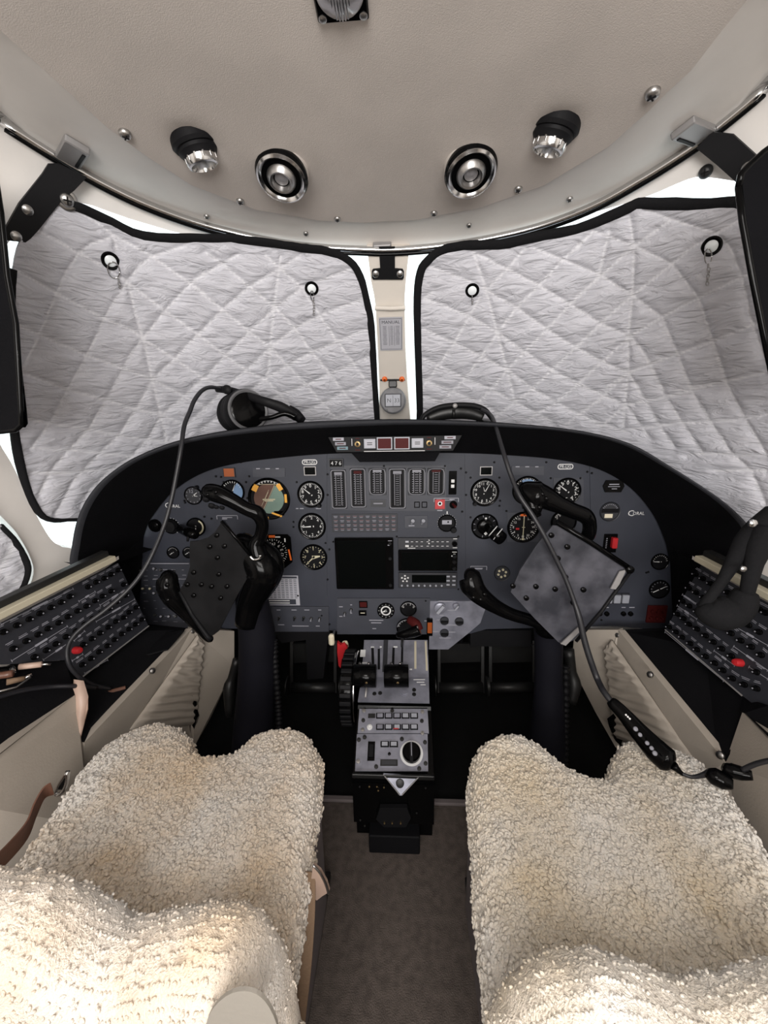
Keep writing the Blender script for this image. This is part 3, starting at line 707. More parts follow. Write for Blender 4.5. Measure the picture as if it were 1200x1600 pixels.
fs = [(i*4+k, (i+1)*4+k, (i+1)*4+k+1, i*4+k+1) for i in range(n-1) for k in range(3)]
mb.add(pv, fs)
mb.build('underside', 'hood', t, smooth='all')
for sg, pts in ((-1, [(112,880),(150,884),(200,862),(224,838),(216,990),(232,1000),(188,905)]), (1, [(1182,862),(1120,890),(1060,865),(1046,850),(1052,990),(1030,1002),(1095,900)])):
    ys = [.90, .93, 1.06, 1.115, 1.115, 1.06, .98]
    mb = MB(world=True); mb.slab([P(a, b, y) for (a, b), y in zip(pts, ys)], (sg*.03, .01, 0)); mb.build('end_cheek', 'hood', t)

# ================================================================ INSTRUMENT PANEL
PN = frame(P(612, 830, YP), (0, -1, 0))
PI = PN.inverted()
def L2(px, py, Y=YP): q = PI @ P(px, py, Y); return (q.x, q.y)
panel = thing('instrument_panel', 'wide dark grey instrument panel between the two side consoles', 'instrument panel', PN)
PO = [(216,990),(213,900),(219,850),(233,806),(262,768),(305,738),(360,722),(430,712),(515,705),(720,704),(790,707),(870,714),(940,730),(992,760),(1028,803),(1046,850),(1058,900),(1058,984),(1000,982),(960,978),(760,983),(735,990),(672,990),(540,988),(500,983),(330,982)]
def plate(pxs, z0, z1, name, mt, parent=panel, bev=.0015):
    MB().prism([L2(*q) for q in pxs], z0, z1).build(name, mt, parent)
plate(PO, -.012, 0, 'face_plate', 'panel')
for nm, pts in (('pilot_subpanel', [(385,716),(511,707),(511,930),(420,932),(400,800)]), ('centre_subpanel', [(514,707),(718,706),(722,930),(516,930)]), ('copilot_subpanel', [(726,706),(918,722),(918,800),(905,900),(728,905)]),
    ('outboard_subpanel', [(921,724),(975,750),(1016,800),(1040,870),(1046,905),(1046,975),(925,975)])):
    plate(pts, 0, .0022, nm, 'panel')
plate([(517,727),(697,727),(697,798),(590,798),(517,796)], .0022, .0040, 'engine_gauge_plate', 'panel2')
plate([(222,878),(300,878),(300,982),(224,980)], 0, .0025, 'switch_subpanel', 'panel2')
plate([(425,947),(514,947),(514,986),(425,986)], 0, .0040, 'lower_left_subpanel', 'panel2')
plate([(527,934),(672,934),(672,990),(527,990)], 0, .0040, 'lower_centre_subpanel', 'panel2')
t_ = MB(); t_.prism([L2(*q) for q in [(672,938),(762,938),(750,972),(735,985),(700,1013),(670,1013)]], 0, .006); t_.build('lower_right_subpanel', 'panel3', panel)
plate([(796,726),(828,726),(828,739),(796,739)] and [(799,728),(849,728),(849,742),(799,742)], .0022, .0045, 'marker_light_strip', 'panel2')
plate([(396,731),(446,731),(446,745),(396,745)], .0022, .0045, 'marker_light_strip', 'panel2')
plate([(864,746),(908,746),(911,750),(911,792),(864,792)], .0022, .0040, 'instrument_plate', 'panel2')
plate([(792,800),(842,800),(842,846),(792,846)], .0022, .0038, 'instrument_plate', 'panel2')
b = None
for x, y in [(377,722),(390,744),(512,741),(338,744),(346,745),(350,753),(385,753),(387,778),(464,753),(459,815),(459,823),(506,830),(509,848),(512,773),(534,728),(728,738),(735,746),(780,746),(728,773),(780,790),(735,808),(772,722),(853,722),(917,737),(924,739),(1024,775),(860,747),(906,747),(791,798),(844,797),(781,782),(515,858),(512,905),(700,815),(625,790),(695,728),(518,728),(600,728),(1040,770),(1009,894),(1012,893),(939,968),(312,998),(252,979),(466,930),(521,846),(620,838),(716,838),(716,920),(720,732),(722,799),(289,782),(290,785),(320,807),(331,810),(503,961),(515,975),(665,938),(230,876)][:58]:
    x_, y_ = L2(x, y)
    if not b: b = MB().lathe([(.0030, .002), (.0030, .0042), (.0022, .0056), (.0001, .0056)], 10).build('screw', 'matte', panel); q_ = b
    else: q_ = b.copy(); COL.objects.link(q_)
    q_.location = (x_, y_, 0)
b = MB()
def lbar(b, x, y, w, h=1.2, z=.0026, ang=0):
    x_, y_ = L2(x, y); k = mpp(x, y, YP); b.quad(x_, y_, w*k, h*k, z, ang)
def ltxt(b, s, x, y, h, z=.0026, ang=0, sx=1.0):
    x_, y_ = L2(x, y); k = mpp(x, y, YP); b.text(s, h*k, x_, y_, z, ang, None, sx)
def rring(b, x, y, w, h, r, th_, z=.0026):
    x_, y_ = L2(x, y); k = mpp(x, y, YP); o = rrect(w*k, h*k, r*k, 6); i_ = rrect((w-2*th_)*k, (h-2*th_)*k, max(.1, r-th_)*k, 6); n = len(o)
    b.add([(x_+p, y_+q, z) for p, q in o]+[(x_+p, y_+q, z) for p, q in i_], [(i, (i+1) % n, n+(i+1) % n, n+i) for i in range(n)])
for x, y in ((484,722),(883,729)):
    rring(b, x, y, 24, 8.6, 4, 1.3); ltxt(b, 'PR-LJG', x, y+.1, 6.8, .0027, 0, .9)
ltxt(b, 'C', 985, 802, 13, .0026, 0, 1.1); ltxt(b, 'ORAL', 997, 802, 7.2, .0026, 0, .95)
ltxt(b, 'C', 262, 790, 12, .0006, 0, 1.1); ltxt(b, 'ORAL', 273, 791, 7, .0006, 0, .95)
b.build('lettering', 'white', panel)
b = MB()
# bracket marks and small legends
for x0, x1, y in ((340,372,805),(678,716,778),(735,760,884)):
    b = MB(); lbar(b, (x0+x1)/2, y, x1-x0, 1.0, .0045); lbar(b, x0, y+3, 1.0, 6, .0045); lbar(b, x1, y+3, 1.0, 6, .0045); lbar(b, (x0+x1)/2, y+3, (x1-x0)*.5, 1.2, .0046); b.build('bracket_mark', 'ink', panel)
for x, y, w_ in [(404,732,6),(419,732,7),(434,732,5),(808,729,6),(823,729,6),(838,729,5),(465,794,4),(472,794,6),(498,794,8),(588,968,22),(588,972,16),(585,981,6),(668,969,10),(695,995,18),(938,948,8),(947,948,6),(973,948,6),(986,948,8),(686,780,8),(706,780,8),(687,797,8),(747,888,12),(352,810,8),(696,938,22),(684,950,10),(706,952,14),(690,960,6),(716,962,5),(692,967,20),(706,975,18),(680,985,10),(705,986,12)]:
    b = MB(); lbar(b, x, y, w_, 1.5, .0066 if (x > 670 and x < 740 and y > 935) else .0047); b.build('legend', 'ink', panel)
b = MB()
for y in (890, 899, 905, 915, 926, 938, 950, 962, 970): 
    for x in range(228, 296, 15): b = MB(); lbar(b, x+random.uniform(-2, 2), y+random.uniform(-1, 1), random.uniform(3, 8), 1.1, .003); b.build('legend', 'ink2', panel)
b = MB(); lbar(b, 262, 880, 70, 1.2, .003); b.build('legend', 'ink', panel); b = MB(); lbar(b, 270, 904, 62, 1.0, .003); b.build('legend', 'ink', panel)
for x, y, w_ in [(436,952,6),(460,952,8),(480,952,8),(500,952,5),(440,975,10),(470,977,26),(497,977,6),(533,947,6),(549,944,3),(549,957,3),(533,962,5)]: b = MB(); lbar(b, x, y, w_, 1.4, .0047); b.build('legend', 'ink', panel)

def PF(px, py, z=.0022): x_, y_ = L2(px, py); return PN @ Matrix.Translation((x_, y_, z))
def hand(b, ang, L, w_, z, back=.2):
    c, s_ = cos(ang), sin(ang)
    b.add([(-s_*w_/2-c*L*back, c*w_/2-s_*L*back, z), (s_*w_/2-c*L*back, -c*w_/2-s_*L*back, z), (c*L+s_*w_*.15, s_*L-c*w_*.15, z), (c*L-s_*w_*.15, s_*L+c*w_*.15, z)], [(0,1,2,3)])
def gauge(label, px, py, rp, marks='ticks', nums=None, needle=None, knob=None, numsize=.26, tickmt='white', bez='gloss', n=40, inner=.86, name='round_gauge', extra=None, z=.0022, cat='gauge', face='dial', start=90, sweep=360, group=None, nmt='white'):
    R_ = rp*mpp(px, py, YP); t = thing(name, label, cat, PF(px, py, z), group)
    MB().lathe([(R_*1.04, 0), (R_*1.04, .003), (R_*.98, .0055), (R_*.92, .0045), (R_*.90, .0016)], 44, cap=False).build('bezel', bez, t, smooth=True)
    MB().lathe([(R_*.93, .0004), (R_*.93, .0012), (.0001, .0012)], 44).build('dial_face', face, t)
    b = MB()
    if marks:
        for i in range(n):
            a = radians(start) - radians(sweep)*i/(n if sweep >= 360 else n-1); maj = i % (n//8 if n >= 16 else 1) == 0
            r1 = inner*R_; r0 = r1-R_*(.15 if maj else .08); c, s_ = cos(a), sin(a)
            b.quad((r0+r1)/2*c, (r0+r1)/2*s_, r1-r0, R_*(.045 if maj else .028), .0016, a)
    if nums:
        for i, st in enumerate(nums):
            a = radians(start) - radians(sweep)*i/(len(nums) if sweep >= 360 else len(nums)-1); b.text(st, R_*numsize*1.35, cos(a)*R_*.64, sin(a)*R_*.64, .0017)
    if b.v: b.build('markings', tickmt, t)
    if needle is not None:
        for a, L, w_ in needle:
            b = MB(); hand(b, radians(a), L*R_, w_*R_, .0026); b.build('needle', nmt, t)
        MB().lathe([(R_*.09, .002), (R_*.08, .0034), (.0001, .0036)], 16).build('hub', 'matte', t)
    if knob:
        for (a, r) in knob:
            x, y = cos(radians(a))*R_*1.08, sin(radians(a))*R_*1.08
            MB().lathe([(r*R_, 0), (r*R_, .009), (r*R_*.8, .012), (.0001, .012)], 20, None, (x, y)).build('setting_knob', 'matte', t, smooth=True)
    if extra: extra(t, R_)
    return t
D10 = list('0123456789')
def sector(R_, a0, a1, z, r0=0, n=16):
    b = MB(); vs = [(r0*cos(a0), r0*sin(a0), z)] if r0 == 0 else []
    if r0 == 0:
        vs = [(0, 0, z)]+[(R_*cos(a0+(a1-a0)*i/n), R_*sin(a0+(a1-a0)*i/n), z) for i in range(n+1)]; return b.add(vs, [tuple(range(n+2))])
    o = [(R_*cos(a0+(a1-a0)*i/n), R_*sin(a0+(a1-a0)*i/n), z) for i in range(n+1)]+[(r0*cos(a1+(a0-a1)*i/n), r0*sin(a1+(a0-a1)*i/n), z) for i in range(n+1)]
    return b.add(o, [tuple(range(len(o)))])
gauge('small round clock at the upper outboard corner of the left panel', 303, 774, 14, n=12, nums=None, needle=[(35,.6,.12),(-10,.5,.1)], knob=[(60,.22)], name='panel_clock', cat='clock', face='bezel', tickmt='ink', extra=lambda t, R_: MB().text('12', R_*.5, -.2*R_, .45*R_, .0018).build('numeral', 'ink', t))
gauge('small cream marked gauge left of the pilot control wheel', 307, 823, 14.5, n=24, needle=[(-100,.72,.12)], tickmt='cream_ink', start=60, sweep=230, name='round_gauge', extra=lambda t, R_: sector(R_*.85, radians(-70), radians(60), .0014, R_*.68).build('green_arc', 'cream_ink', t))
gauge('standby horizon with blue half partly hidden behind left yoke grip', 364, 768, 18.5, n=12, inner=.9, needle=[(65,.7,.07)], name='standby_horizon', cat='horizon indicator', start=180, sweep=150,
      extra=lambda t, R_: sector(R_*.88, radians(-110), radians(60), .0014).build('sky_half', 'blue', t))
def adi(t, R_):
    sector(R_*.74, radians(62), radians(242), .0020).build('ground_half', 'brown', t); sector(R_*.74, radians(-118), radians(62), .0020).build('sky_half', 'teal', t)
    b = MB()
    for x, y, w_, h_, a in ((0, -.03, .62, .06, 0), (0, -.10, .42, .05, 0), (.02, .1, 1.5, .018, radians(62)), (-.12, .12, .5, .016, radians(62)), (-.18, .05, .9, .014, radians(62)), (-.02, .72, .9, .02, .0)): b.quad(x*R_, y*R_, w_*R_, h_*R_, .0030, a)
    b.build('symbol_bars', 'cream_ink', t)
    b = MB()
    for x, y, w_, h_, a in ((-.62, .55, .26, .34, -.5), (.58, .58, .22, .34, .5), (.84, .02, .12, .42, 0), (-.25, -.95, .34, .12, 0), (.34, -.78, .52, .09, -.35), (-.92, -.35, .14, .3, .4)): b.box((x*R_, y*R_, .0042), (w_*R_, h_*R_, .002), Matrix.Rotation(0, 4, 'Z'), .0006) if a == 0 else b.quad(x*R_, y*R_, w_*R_, h_*R_, .0052, a)
    b.build('command_markers', 'amber', t)
    MB().box((R_*.45, -R_*.72, .003), (R_*.5, R_*.22, .003), None, .002).build('inclinometer', 'gloss', t)
gauge('large attitude indicator with brown and green halves and amber markers', 421, 779, 32, n=24, inner=.96, start=130, sweep=80, name='attitude_indicator', cat='horizon indicator', extra=adi)
gauge('altimeter at top of the column of three dials left of centre', 486, 772, 20.5, n=50, nums=D10, needle=[(140,.75,.10)], knob=[(-55,.16)], name='altimeter')
gauge('vertical speed dial in the middle of the three stacked dials', 488, 822, 21, n=44, nums=['0','1','2','4','6','4','2','1'], start=180, needle=[(184,.72,.12)], name='vertical_speed_indicator', numsize=.22)
gauge('radio altimeter at bottom of the column of three dials left of centre', 490.5, 870, 20.5, n=24, nums=['1','2','3','4','5','6','7','8'], needle=[(225,.55,.14),(10,.5,.30)], name='radio_altimeter', tickmt='cream_ink', numsize=.22, nmt='cream_ink')
# compass indicator (square case)
t = thing('horizontal_situation_indicator', 'square black compass indicator with orange markers behind left yoke', 'gauge', PF(428, 862))
k = mpp(428, 860, YP); c_ = [(-30*k, 24*k), (-26*k, 29*k), (24*k, 29*k), (29*k, 24*k), (29*k, -16*k), (14*k, -28*k), (-14*k, -28*k), (-30*k, -16*k)]
MB().prism(c_, 0, .004).build('case', 'gloss', t)
b = MB()
for i in range(36):
    a = 2*pi*i/36; r1 = 22*k; r0 = (18 if i % 3 == 0 else 20)*k; b.quad((r0+r1)/2*cos(a), (r0+r1)/2*sin(a), r1-r0, .7*k, .0044, a)
for i, st in enumerate(['N','3','6','E','12','15','S','21','24','W','30','33']): a = pi/2-2*pi*i/12+.3; b.text(st, 6.5*k, cos(a)*14*k, sin(a)*14*k, .0044, a-pi/2)
b.quad(0, 0, 1.5*k, 30*k, .0046, 0); b.quad(9*k, 25*k, 8*k, 2*k, .0046); b.quad(20*k, 20*k, 2*k, 6*k, .0046)
b.build('compass_card', 'white', t)
b = MB(); b.quad(0, 26*k, 10*k, 4*k, .0048); b.quad(26*k, -4*k, 2.6*k, 18*k, .0048, .15); b.build('orange_markers', 'orange', t)
gauge('small black warning knob by the outer end of left panel', 243, 821, 10, marks=None, name='test_button', cat='button', face='gloss', z=.0004, extra=lambda t, R_: MB().lathe([(R_*.8, .001), (R_*.7, .008), (R_*.3, .011), (.0001, .0115)], 24).build('cap', 'gloss', t, smooth=True))
gauge('small black dial with white ticks beneath the left CORAL mark', 268, 822, 12, n=14, inner=1.15, start=200, sweep=250, name='heading_dial', cat='dial', z=.0004, extra=lambda t, R_: (MB().lathe([(R_*.8, .001), (R_*.7, .012), (.0001, .013)], 24).build('knob', 'matte', t, smooth=True)))
for (x, y, r, lab) in ((271,863,9.5,'tiny black trim dial at left of the lower outboard pair'),(295,863,9,'tiny black trim dial beside the checklist plate of left yoke')):
    gauge(lab, x, y, r, n=9, start=150, sweep=120, needle=[(-150,.7,.16)], name='trim_dial', z=.0004)
# right side
gauge('altimeter with long needle right of the centre panel seam', 757, 769, 21.5, n=48, nums=['0','1','2','3','4','5','6','7','8','9','10','11'], start=75, numsize=.2, needle=[(62,.75,.07),(105,.4,.06)], knob=[(-130,.15)], name='altimeter', tickmt='white')
gauge('standby horizon with pale blue sky half behind right yoke', 823, 766, 22, n=18, inner=.93, start=160, sweep=140, name='standby_horizon', cat='horizon indicator', needle=[(0,.0,.0)], extra=lambda t, R_: (sector(R_*.82, radians(0), radians(120), .0014, R_*.25).build('sky_half', 'blue', t), MB().quad(-R_*.62, 0, R_*.42, R_*.06, .002).build('horizon_bar', 'white', t)))
gauge('altimeter with large white numerals beneath right registration placard', 885, 767, 20.5, n=20, nums=D10, needle=[(143,.8,.11)], numsize=.3, name='altimeter', knob=[(-80,.13)], z=.0042)
def hsi2(t, R_):
    b = MB(); b.quad(-R_*.05, R_*.82, R_*.4, R_*.14, .0028); b.quad(R_*.08, R_*.9, R_*.3, R_*.1, .0028, .6); b.build('heading_marker', 'orange', t)
    b = MB(); b.quad(0, -R_*.02, R_*.05, R_*1.5, .0029); b.quad(0, -R_*.8, R_*.16, R_*.12, .0029); b.quad(0, 0, R_*.2, R_*.04, .0029); b.build('course_bar', 'cream_ink', t)
    b = MB(); b.quad(-R_*.38, -R_*.1, R_*.22, R_*.12, .0028); b.build('flag', 'red', t)
gauge('compass indicator with orange top marker left of right yoke plate', 817, 823, 24, n=36, nums=['S','21','24','W','30','33','N','3','6','E','12','15'], numsize=.15, name='horizontal_situation_indicator', extra=hsi2, z=.0040)
gauge('dark half hidden dial behind right yoke upper grip', 880, 815, 19, n=20, nums=['3','0','1','2','3'], start=150, sweep=110, numsize=.2, name='round_gauge', cat='gauge')
t = gauge('black selector dial with white pointer left of the right yoke', 757, 822, 20, n=10, inner=.9, start=200, sweep=300, name='heading_selector', cat='knob', tickmt='ink2',
    extra=lambda t, R_: (MB().lathe([(R_*.62, .001), (R_*.58, .016), (R_*.5, .018), (.0001, .018)], 32).build('knob', 'gloss', t, smooth=True), MB().box((R_*.05, R_*.45, .0035), (R_*.14, R_*.55, .002)).build('pointer', 'white', t), MB().quad(R_*.0, -R_*.45, R_*.2, R_*.2, .0184, .7).build('index', 'white', t)))
# cabin pressure, indicator etc. on outboard right panel
t = thing('test_selector', 'black six sided indicator at the top of the outboard right panel', 'indicator', PF(957, 759)); k = mpp(957, 759, YP)
MB().prism([(-16*k,0),(-12*k,9.5*k),(12*k,9.5*k),(16*k,0),(12*k,-9.5*k),(-12*k,-9.5*k)], 0, .006).build('case', 'gloss', t)
b = MB(); b.quad(0, 3*k, 15*k, 1.6*k, .0062); b.quad(0, -.5*k, 18*k, 1.0*k, .0062); b.quad(1*k, -4*k, 8*k, 1.2*k, .0062); b.build('legend', 'ink', t)
gauge('round grey gauge with pale window left of right CORAL mark', 952, 799, 15, marks='t', n=10, start=150, sweep=120, tickmt='ink', name='cabin_pressure_gauge', bez='bezel', face='bezel', extra=lambda t, R_: (MB().box((-R_*.1, -R_*.45, .002), (R_*.8, R_*.42, .001)).build('window', 'ivory', t), MB().box((0, R_*.1, .002), (R_*1.7, R_*.42, .001)).build('band', 'dial', t)))
gauge('half black fuel dial upper of the two at the far right', 1030, 877, 13, n=10, start=170, sweep=160, needle=[(180,.8,.12)], name='round_gauge')
gauge('black dial with slanted needle lower of the two at far right', 1029, 920, 15, n=10, start=200, sweep=200, needle=[(28,.75,.12)], name='round_gauge', tickmt='ink', extra=lambda t, R_: MB().quad(-R_*.3, -R_*.16, R_*.7, R_*.1, .0027, radians(28)).build('pointer_tail', 'white', t))
gauge('black differential dial beneath the centre alert buttons', 698, 817, 13.5, n=16, start=200, sweep=220, inner=1.1, name='cabin_altitude_gauge', knob=[(-45,.35)], extra=lambda t, R_: (MB().box((0, R_*.12, .002), (R_*1.1, R_*.5, .001)).build('drum_window', 'ink', t), MB().quad(0, R_*1.25, R_*.12, R_*.35, .003).build('index', 'white', t)))
gauge('small round speaker plate with holes left of the right yoke plate', 784, 895, 12, marks=None, name='jack_plate', cat='plate', bez='bezel', face='bezel', extra=lambda t, R_: [MB().lathe([(R_*.16, .0014), (R_*.14, .004), (.0001, .004)], 12, None, (cos(a)*R_*.5, sin(a)*R_*.5)).build('plug', 'cream_ink', t) for a in [radians(20+60*i) for i in range(6)]])
# annunciator lamps on the panel
def lamp(label, px, py, w_, h_, mt, fr='alu', name='annunciator_lamp', cat='lamp', z=.0022, deep=.004, txt=None, group=None):
    k = mpp(px, py, YP); t = thing(name, label, cat, PF(px, py, z), group); b = MB(); W_, H_ = w_*k/2, h_*k/2; e = 1.2*k
    b.box((0, H_-e/2, deep/2), (2*W_, e, deep)); b.box((0, -H_+e/2, deep/2), (2*W_, e, deep)); b.box((-W_+e/2, 0, deep/2), (e, 2*H_-2*e, deep)); b.box((W_-e/2, 0, deep/2), (e, 2*H_-2*e, deep))
    b.build('frame', fr, t); MB().box((0, 0, deep*.35), (2*W_-2*e, 2*H_-2*e, deep*.7)).build('lens', mt, t)
    if txt: MB().quad(0, 0, W_*1.1, H_*.3, deep*.75).build('legend', txt, t)
    return t
lamp('orange square warning light at upper left of the left panel', 359, 738, 19, 15, 'damber', 'bezel')
lamp('dark red digital window beneath left registration placard', 485, 735.5, 19, 14, 'screen')
lamp('dark digital window with bright frame above the right altimeter', 759, 735.5, 19, 14, 'screen')
lamp('small blank square button, left of the centre pair', 651.5, 788, 8.5, 9.5, 'panel2', 'gloss', 'push_button', 'button', .0022)
lamp('small blank square button, right of the centre pair', 663, 788, 8.5, 9.5, 'panel2', 'gloss', 'push_button', 'button', .0022)
t = lamp('bright red square guarded button with white emblem', 687, 787, 15, 15, 'red', 'red', 'fire_button', 'button', .0022, .006)
k = mpp(687, 787, YP); MB().lathe([(3.6*k, .0061), (3.6*k, .0066), (2.0*k, .0066), (2.0*k, .0061)], 18, None, (0, k)).build('emblem', 'white', t)
t = thing('guarded_switch', 'dark red toggle switch beside the bright red button', 'switch', PF(708, 788)); MB().cyl((0, 0, 0), 6*k, .004).build('base', 'gloss', t, smooth=True); MB().tube([(-.002, .002, .003), (.004, -.003, .018)], [.003, .0042], 10).build('lever', 'dred', t, smooth=True)
# engine strip gauges
def strip(label, px, py, w_, h_, top_mt, rail_):
    k = mpp(px, py, YP); t = thing('engine_strip_gauge', label, 'gauge', PF(px, py, .0040)); W_, H_ = w_*k, h_*k
    rr_ = 4.0*k if h_ > 50 else 8*k; MB().box((0, 0, .0015), (W_, H_, .005), None, rr_).build('bezel', 'bezel', t, smooth=True)
    q_ = MB(); o1 = rrect(W_*.97, H_*.98, rr_, 5); o2 = rrect(W_*.90, H_*.95, rr_*.9, 5); n_ = len(o1); q_.add([(a, b, .0044) for a, b in o1]+[(a, b, .0044) for a, b in o2], [(i, (i+1) % n_, n_+(i+1) % n_, n_+i) for i in range(n_)]); q_.build('bezel_outline', 'ink2', t)
    MB().box((0, 0, .0036), (W_*.78, H_*.92, .001), None, 3*k).build('scale_face', 'dial', t)
    b = MB(); n = int(h_/4.2)
    for i in range(n):
        y = -H_*.40+H_*.74*i/(n-1); b.quad(0, y, W_*.20, .7*k, .0048)
        if rail_: b.quad(-W_*.22, y, W_*.1, .7*k, .0048); b.quad(W_*.22, y, W_*.1, .7*k, .0048)
    b.build('scale_marks', 'ink' if rail_ == 'white' else 'ink2', t)
    b = MB(); b.quad(-W_*.17, 0-H_*.02, .8*k, H_*.78, .0046); b.quad(W_*.17, -H_*.02, .8*k, H_*.78, .0046); b.build('tape_edges', 'ink2', t)
    MB().box((0, H_*.40, .0044), (W_*.5, H_*.07, .001)).build('redline_block', top_mt, t)
strip('tall strip gauge at the far left of the engine cluster', 530, 764, 24, 62, 'ink2', 'ink')
strip('tall strip gauge with red cap, second in the engine cluster', 560, 762, 24, 62, 'dred', 'ink')
strip('short strip gauge, third in the engine cluster', 590, 752, 27, 42, 'ink', 'ink2')
strip('tall strip gauge in the middle right of the engine cluster', 621, 763, 26, 64, 'ink2', None)
strip('short strip gauge with green rails, fifth in the engine cluster', 651, 752, 27, 42, 'ink', 'white')
strip('short reddish strip gauge at the right of the engine cluster', 681, 752, 27, 42, 'dred', None)
lamp('small twin digit fuel counter beneath the third strip gauge', 591, 786, 26, 13, 'bezel', 'panel2', 'fuel_counter', 'counter', .0040, .003, 'ink2')
lamp('small digital box with three lit digits above the strip gauges', 526, 723, 22, 13, 'gloss', 'bezel', 'digital_counter', 'counter', .0022, .010, None)
_t = t_ = [o for o in COL.objects if o.name.startswith('digital_counter')][-1]; k = mpp(526, 723, YP); MB().text('4 7 6', 8*k, 0, -.5*k, .0075).build('digits', 'white', _t)
t = thing('toggle_box', 'black vertical box with two white toggles beside strip gauges', 'switch', PF(707, 754)); k = mpp(707, 754, YP)
MB().box((0, 0, .002), (12*k, 37*k, .004), None, .001).build('case', 'gloss', t); [MB().box((0, y*k, .0045), (5*k, 5*k, .003), None, .0005).build('button', 'white', t) for y in (3, -5)]
# annunciator matrix
M['dred2'] = mat('faded_red_marking', (0.16, 0.09, 0.09), 0.6)
t = thing('annunciator_matrix', 'wide grid of unlit caution tiles beneath the strip gauges', 'warning panel', PF(570, 816.5)); k = mpp(570, 816, YP)
MB().box((0, 0, .0012), (102*k, 29*k, .003), None, .0008).build('frame', 'bezel', t)
b = MB(); b2 = MB(); me_ = None
for r_ in range(4):
    for c_ in range(10):
        x = (-45+c_*10)*k; y = (10.2-r_*6.8)*k; q = MB().box((0, 0, .0031), (8.6*k, 5.4*k, .0016))
        if me_ is None: o = q.build('tile', 'panel', t); me_ = o
        else: o = bpy.data.objects.new('tile', me_.data); COL.objects.link(o); o.parent = t
        o.location = (x, y, 0)
        (b if (r_*7+c_*3) % 5 else b2).quad(x, y+.9*k, 6*k, 1.0*k, .0041); b2.quad(x, y-1.2*k, 4.6*k, .9*k, .0041)
b.build('lettering', 'dred2', t); b2.build('lettering', 'ink2', t)
# displays
t = thing('multifunction_display', 'large blank black display at the bottom left of centre panel', 'display', PF(570, 879)); k = mpp(570, 879, YP)
MB().box((0, 0, .006), (90*k, 84*k, .012), None, .003).build('bezel', 'gloss', t, smooth=True); MB().box((-4*k, 0, .0125), (74*k, 76*k, .001)).build('screen', 'screen', t)
for y in (34, 10, -34): MB().lathe([(2.6*k, .012), (2.4*k, .018), (.0001, .018)], 16, None, (40*k, y*k)).build('key', 'matte', t, smooth=True)
b = MB(); b.quad(40*k, 38*k, 6*k, .9*k, .0124); b.quad(38*k, 31*k, 3*k, 1.5*k, .0124); b.build('lettering', 'ink', t)
t = thing('audio_selector', 'thin audio control panel with two rows of buttons, top of radio stack', 'radio', PF(668, 847.5)); k = mpp(668, 848, YP)
MB().box((0, 0, .004), (92*k, 18*k, .008), None, .001).build('faceplate', 'bezel', t)
for r_ in range(2):
    for c_ in range(9): MB().box(((-32+c_*7.6+(c_ > 3)*1.5)*k, (3.2-7*r_)*k, .009), (5.4*k, 3.0*k, .003), None, .0004).build('button', 'white' if (r_, c_) == (1, 0) else 'key' if (r_, c_) == (0, 0) else 'plate2', t)
b = MB()
for r_ in range(2):
    for c_ in range(9): b.quad((-32+c_*7.6+(c_ > 3)*1.5)*k, (3.2-7*r_)*k, 3.6*k, .8*k, .0108)
b.quad(-25*k, -7.6*k, 12*k, 1*k, .0082); b.quad(42*k, 7.5*k, 6*k, 1*k, .0082); b.quad(42*k, -7*k, 7*k, 1*k, .0082); b.quad(2*k, 5*k, 2*k, 2*k, .0082); b.quad(2*k, 0, 2*k, 2*k, .0082)
b.build('lettering', 'white', t); MB().lathe([(4.2*k, .008), (3.9*k, .016), (.0001, .016)], 20, None, (41*k, 0)).build('volume_knob', 'gloss', t, smooth=True)
t = thing('navigation_receiver', 'black navigation receiver with blank screen in the radio stack', 'radio', PF(668, 874)); 
MB().box((0, 0, .005), (92*k, 34*k, .010), None, .0015).build('faceplate', 'gloss', t); MB().box((-3.5*k, 0, .0105), (74*k, 29*k, .001)).build('screen', 'screen', t)
for y in (8, -1, -12): MB().lathe([(3.2*k, .010), (2.8*k, .017), (.0001, .017)], 18, None, (41*k, y*k)).build('knob', 'matte', t, smooth=True)
b = MB(); b.quad(41*k, 14.5*k, 7*k, .9*k, .0104); b.quad(37.5*k, 8*k, 2*k, 2*k, .0104); b.quad(41*k, 11*k, 3*k, 1.2*k, .0104); b.build('lettering', 'white', t)
t = thing('radio_keypad', 'black radio control unit with round keypad, bottom of radio stack', 'radio', PF(668, 904.5))
MB().box((0, 0, .005), (92*k, 26*k, .010), None, .0015).build('faceplate', 'bezel', t); MB().box((2*k, 3*k, .0104), (54*k, 13*k, .001)).build('screen', 'screen', t)
for i in range(5): a = pi/2+2*pi*i/5; MB().box(((-36+5*cos(a))*k, (3+5*sin(a))*k, .0105), (2.6*k, 2.2*k, .002), None, .0003).build('key', 'white', t)
MB().box((-36*k, 3*k, .0105), (3*k, 2.4*k, .002)).build('key', 'white', t)
for i in range(8): MB().lathe([(1.7*k, .010), (1.5*k, .013), (.0001, .013)], 10, None, ((-41+i*9)*k, -8.5*k)).build('key', 'key', t)
for r_ in range(3):
    for c_ in range(2): MB().box(((32+9*c_)*k, (7-7*r_)*k, .0105), (5*k, 2.4*k, .002), None, .0003).build('key', 'key', t)
# switches in centre
t = thing('selector_switches', 'pair of pale paddle toggles in an oval plate, centre panel', 'switch', PF(650, 815)); k = mpp(650, 815, YP)
MB().box((0, 0, .001), (36*k, 20*k, .002), None, .006).build('plate', 'panel2', t)
for x, a in ((-7, .6), (9, .9)): MB().tube([(x*k, -3*k, .002), ((x+2)*k, 4*k, .018)], [.0035, .0055], 10).build('toggle', 'key', t, smooth=True)
MB().quad(-7*k, -6*k, 9*k, 1.6*k, .0022).build('legend', 'ink', t)
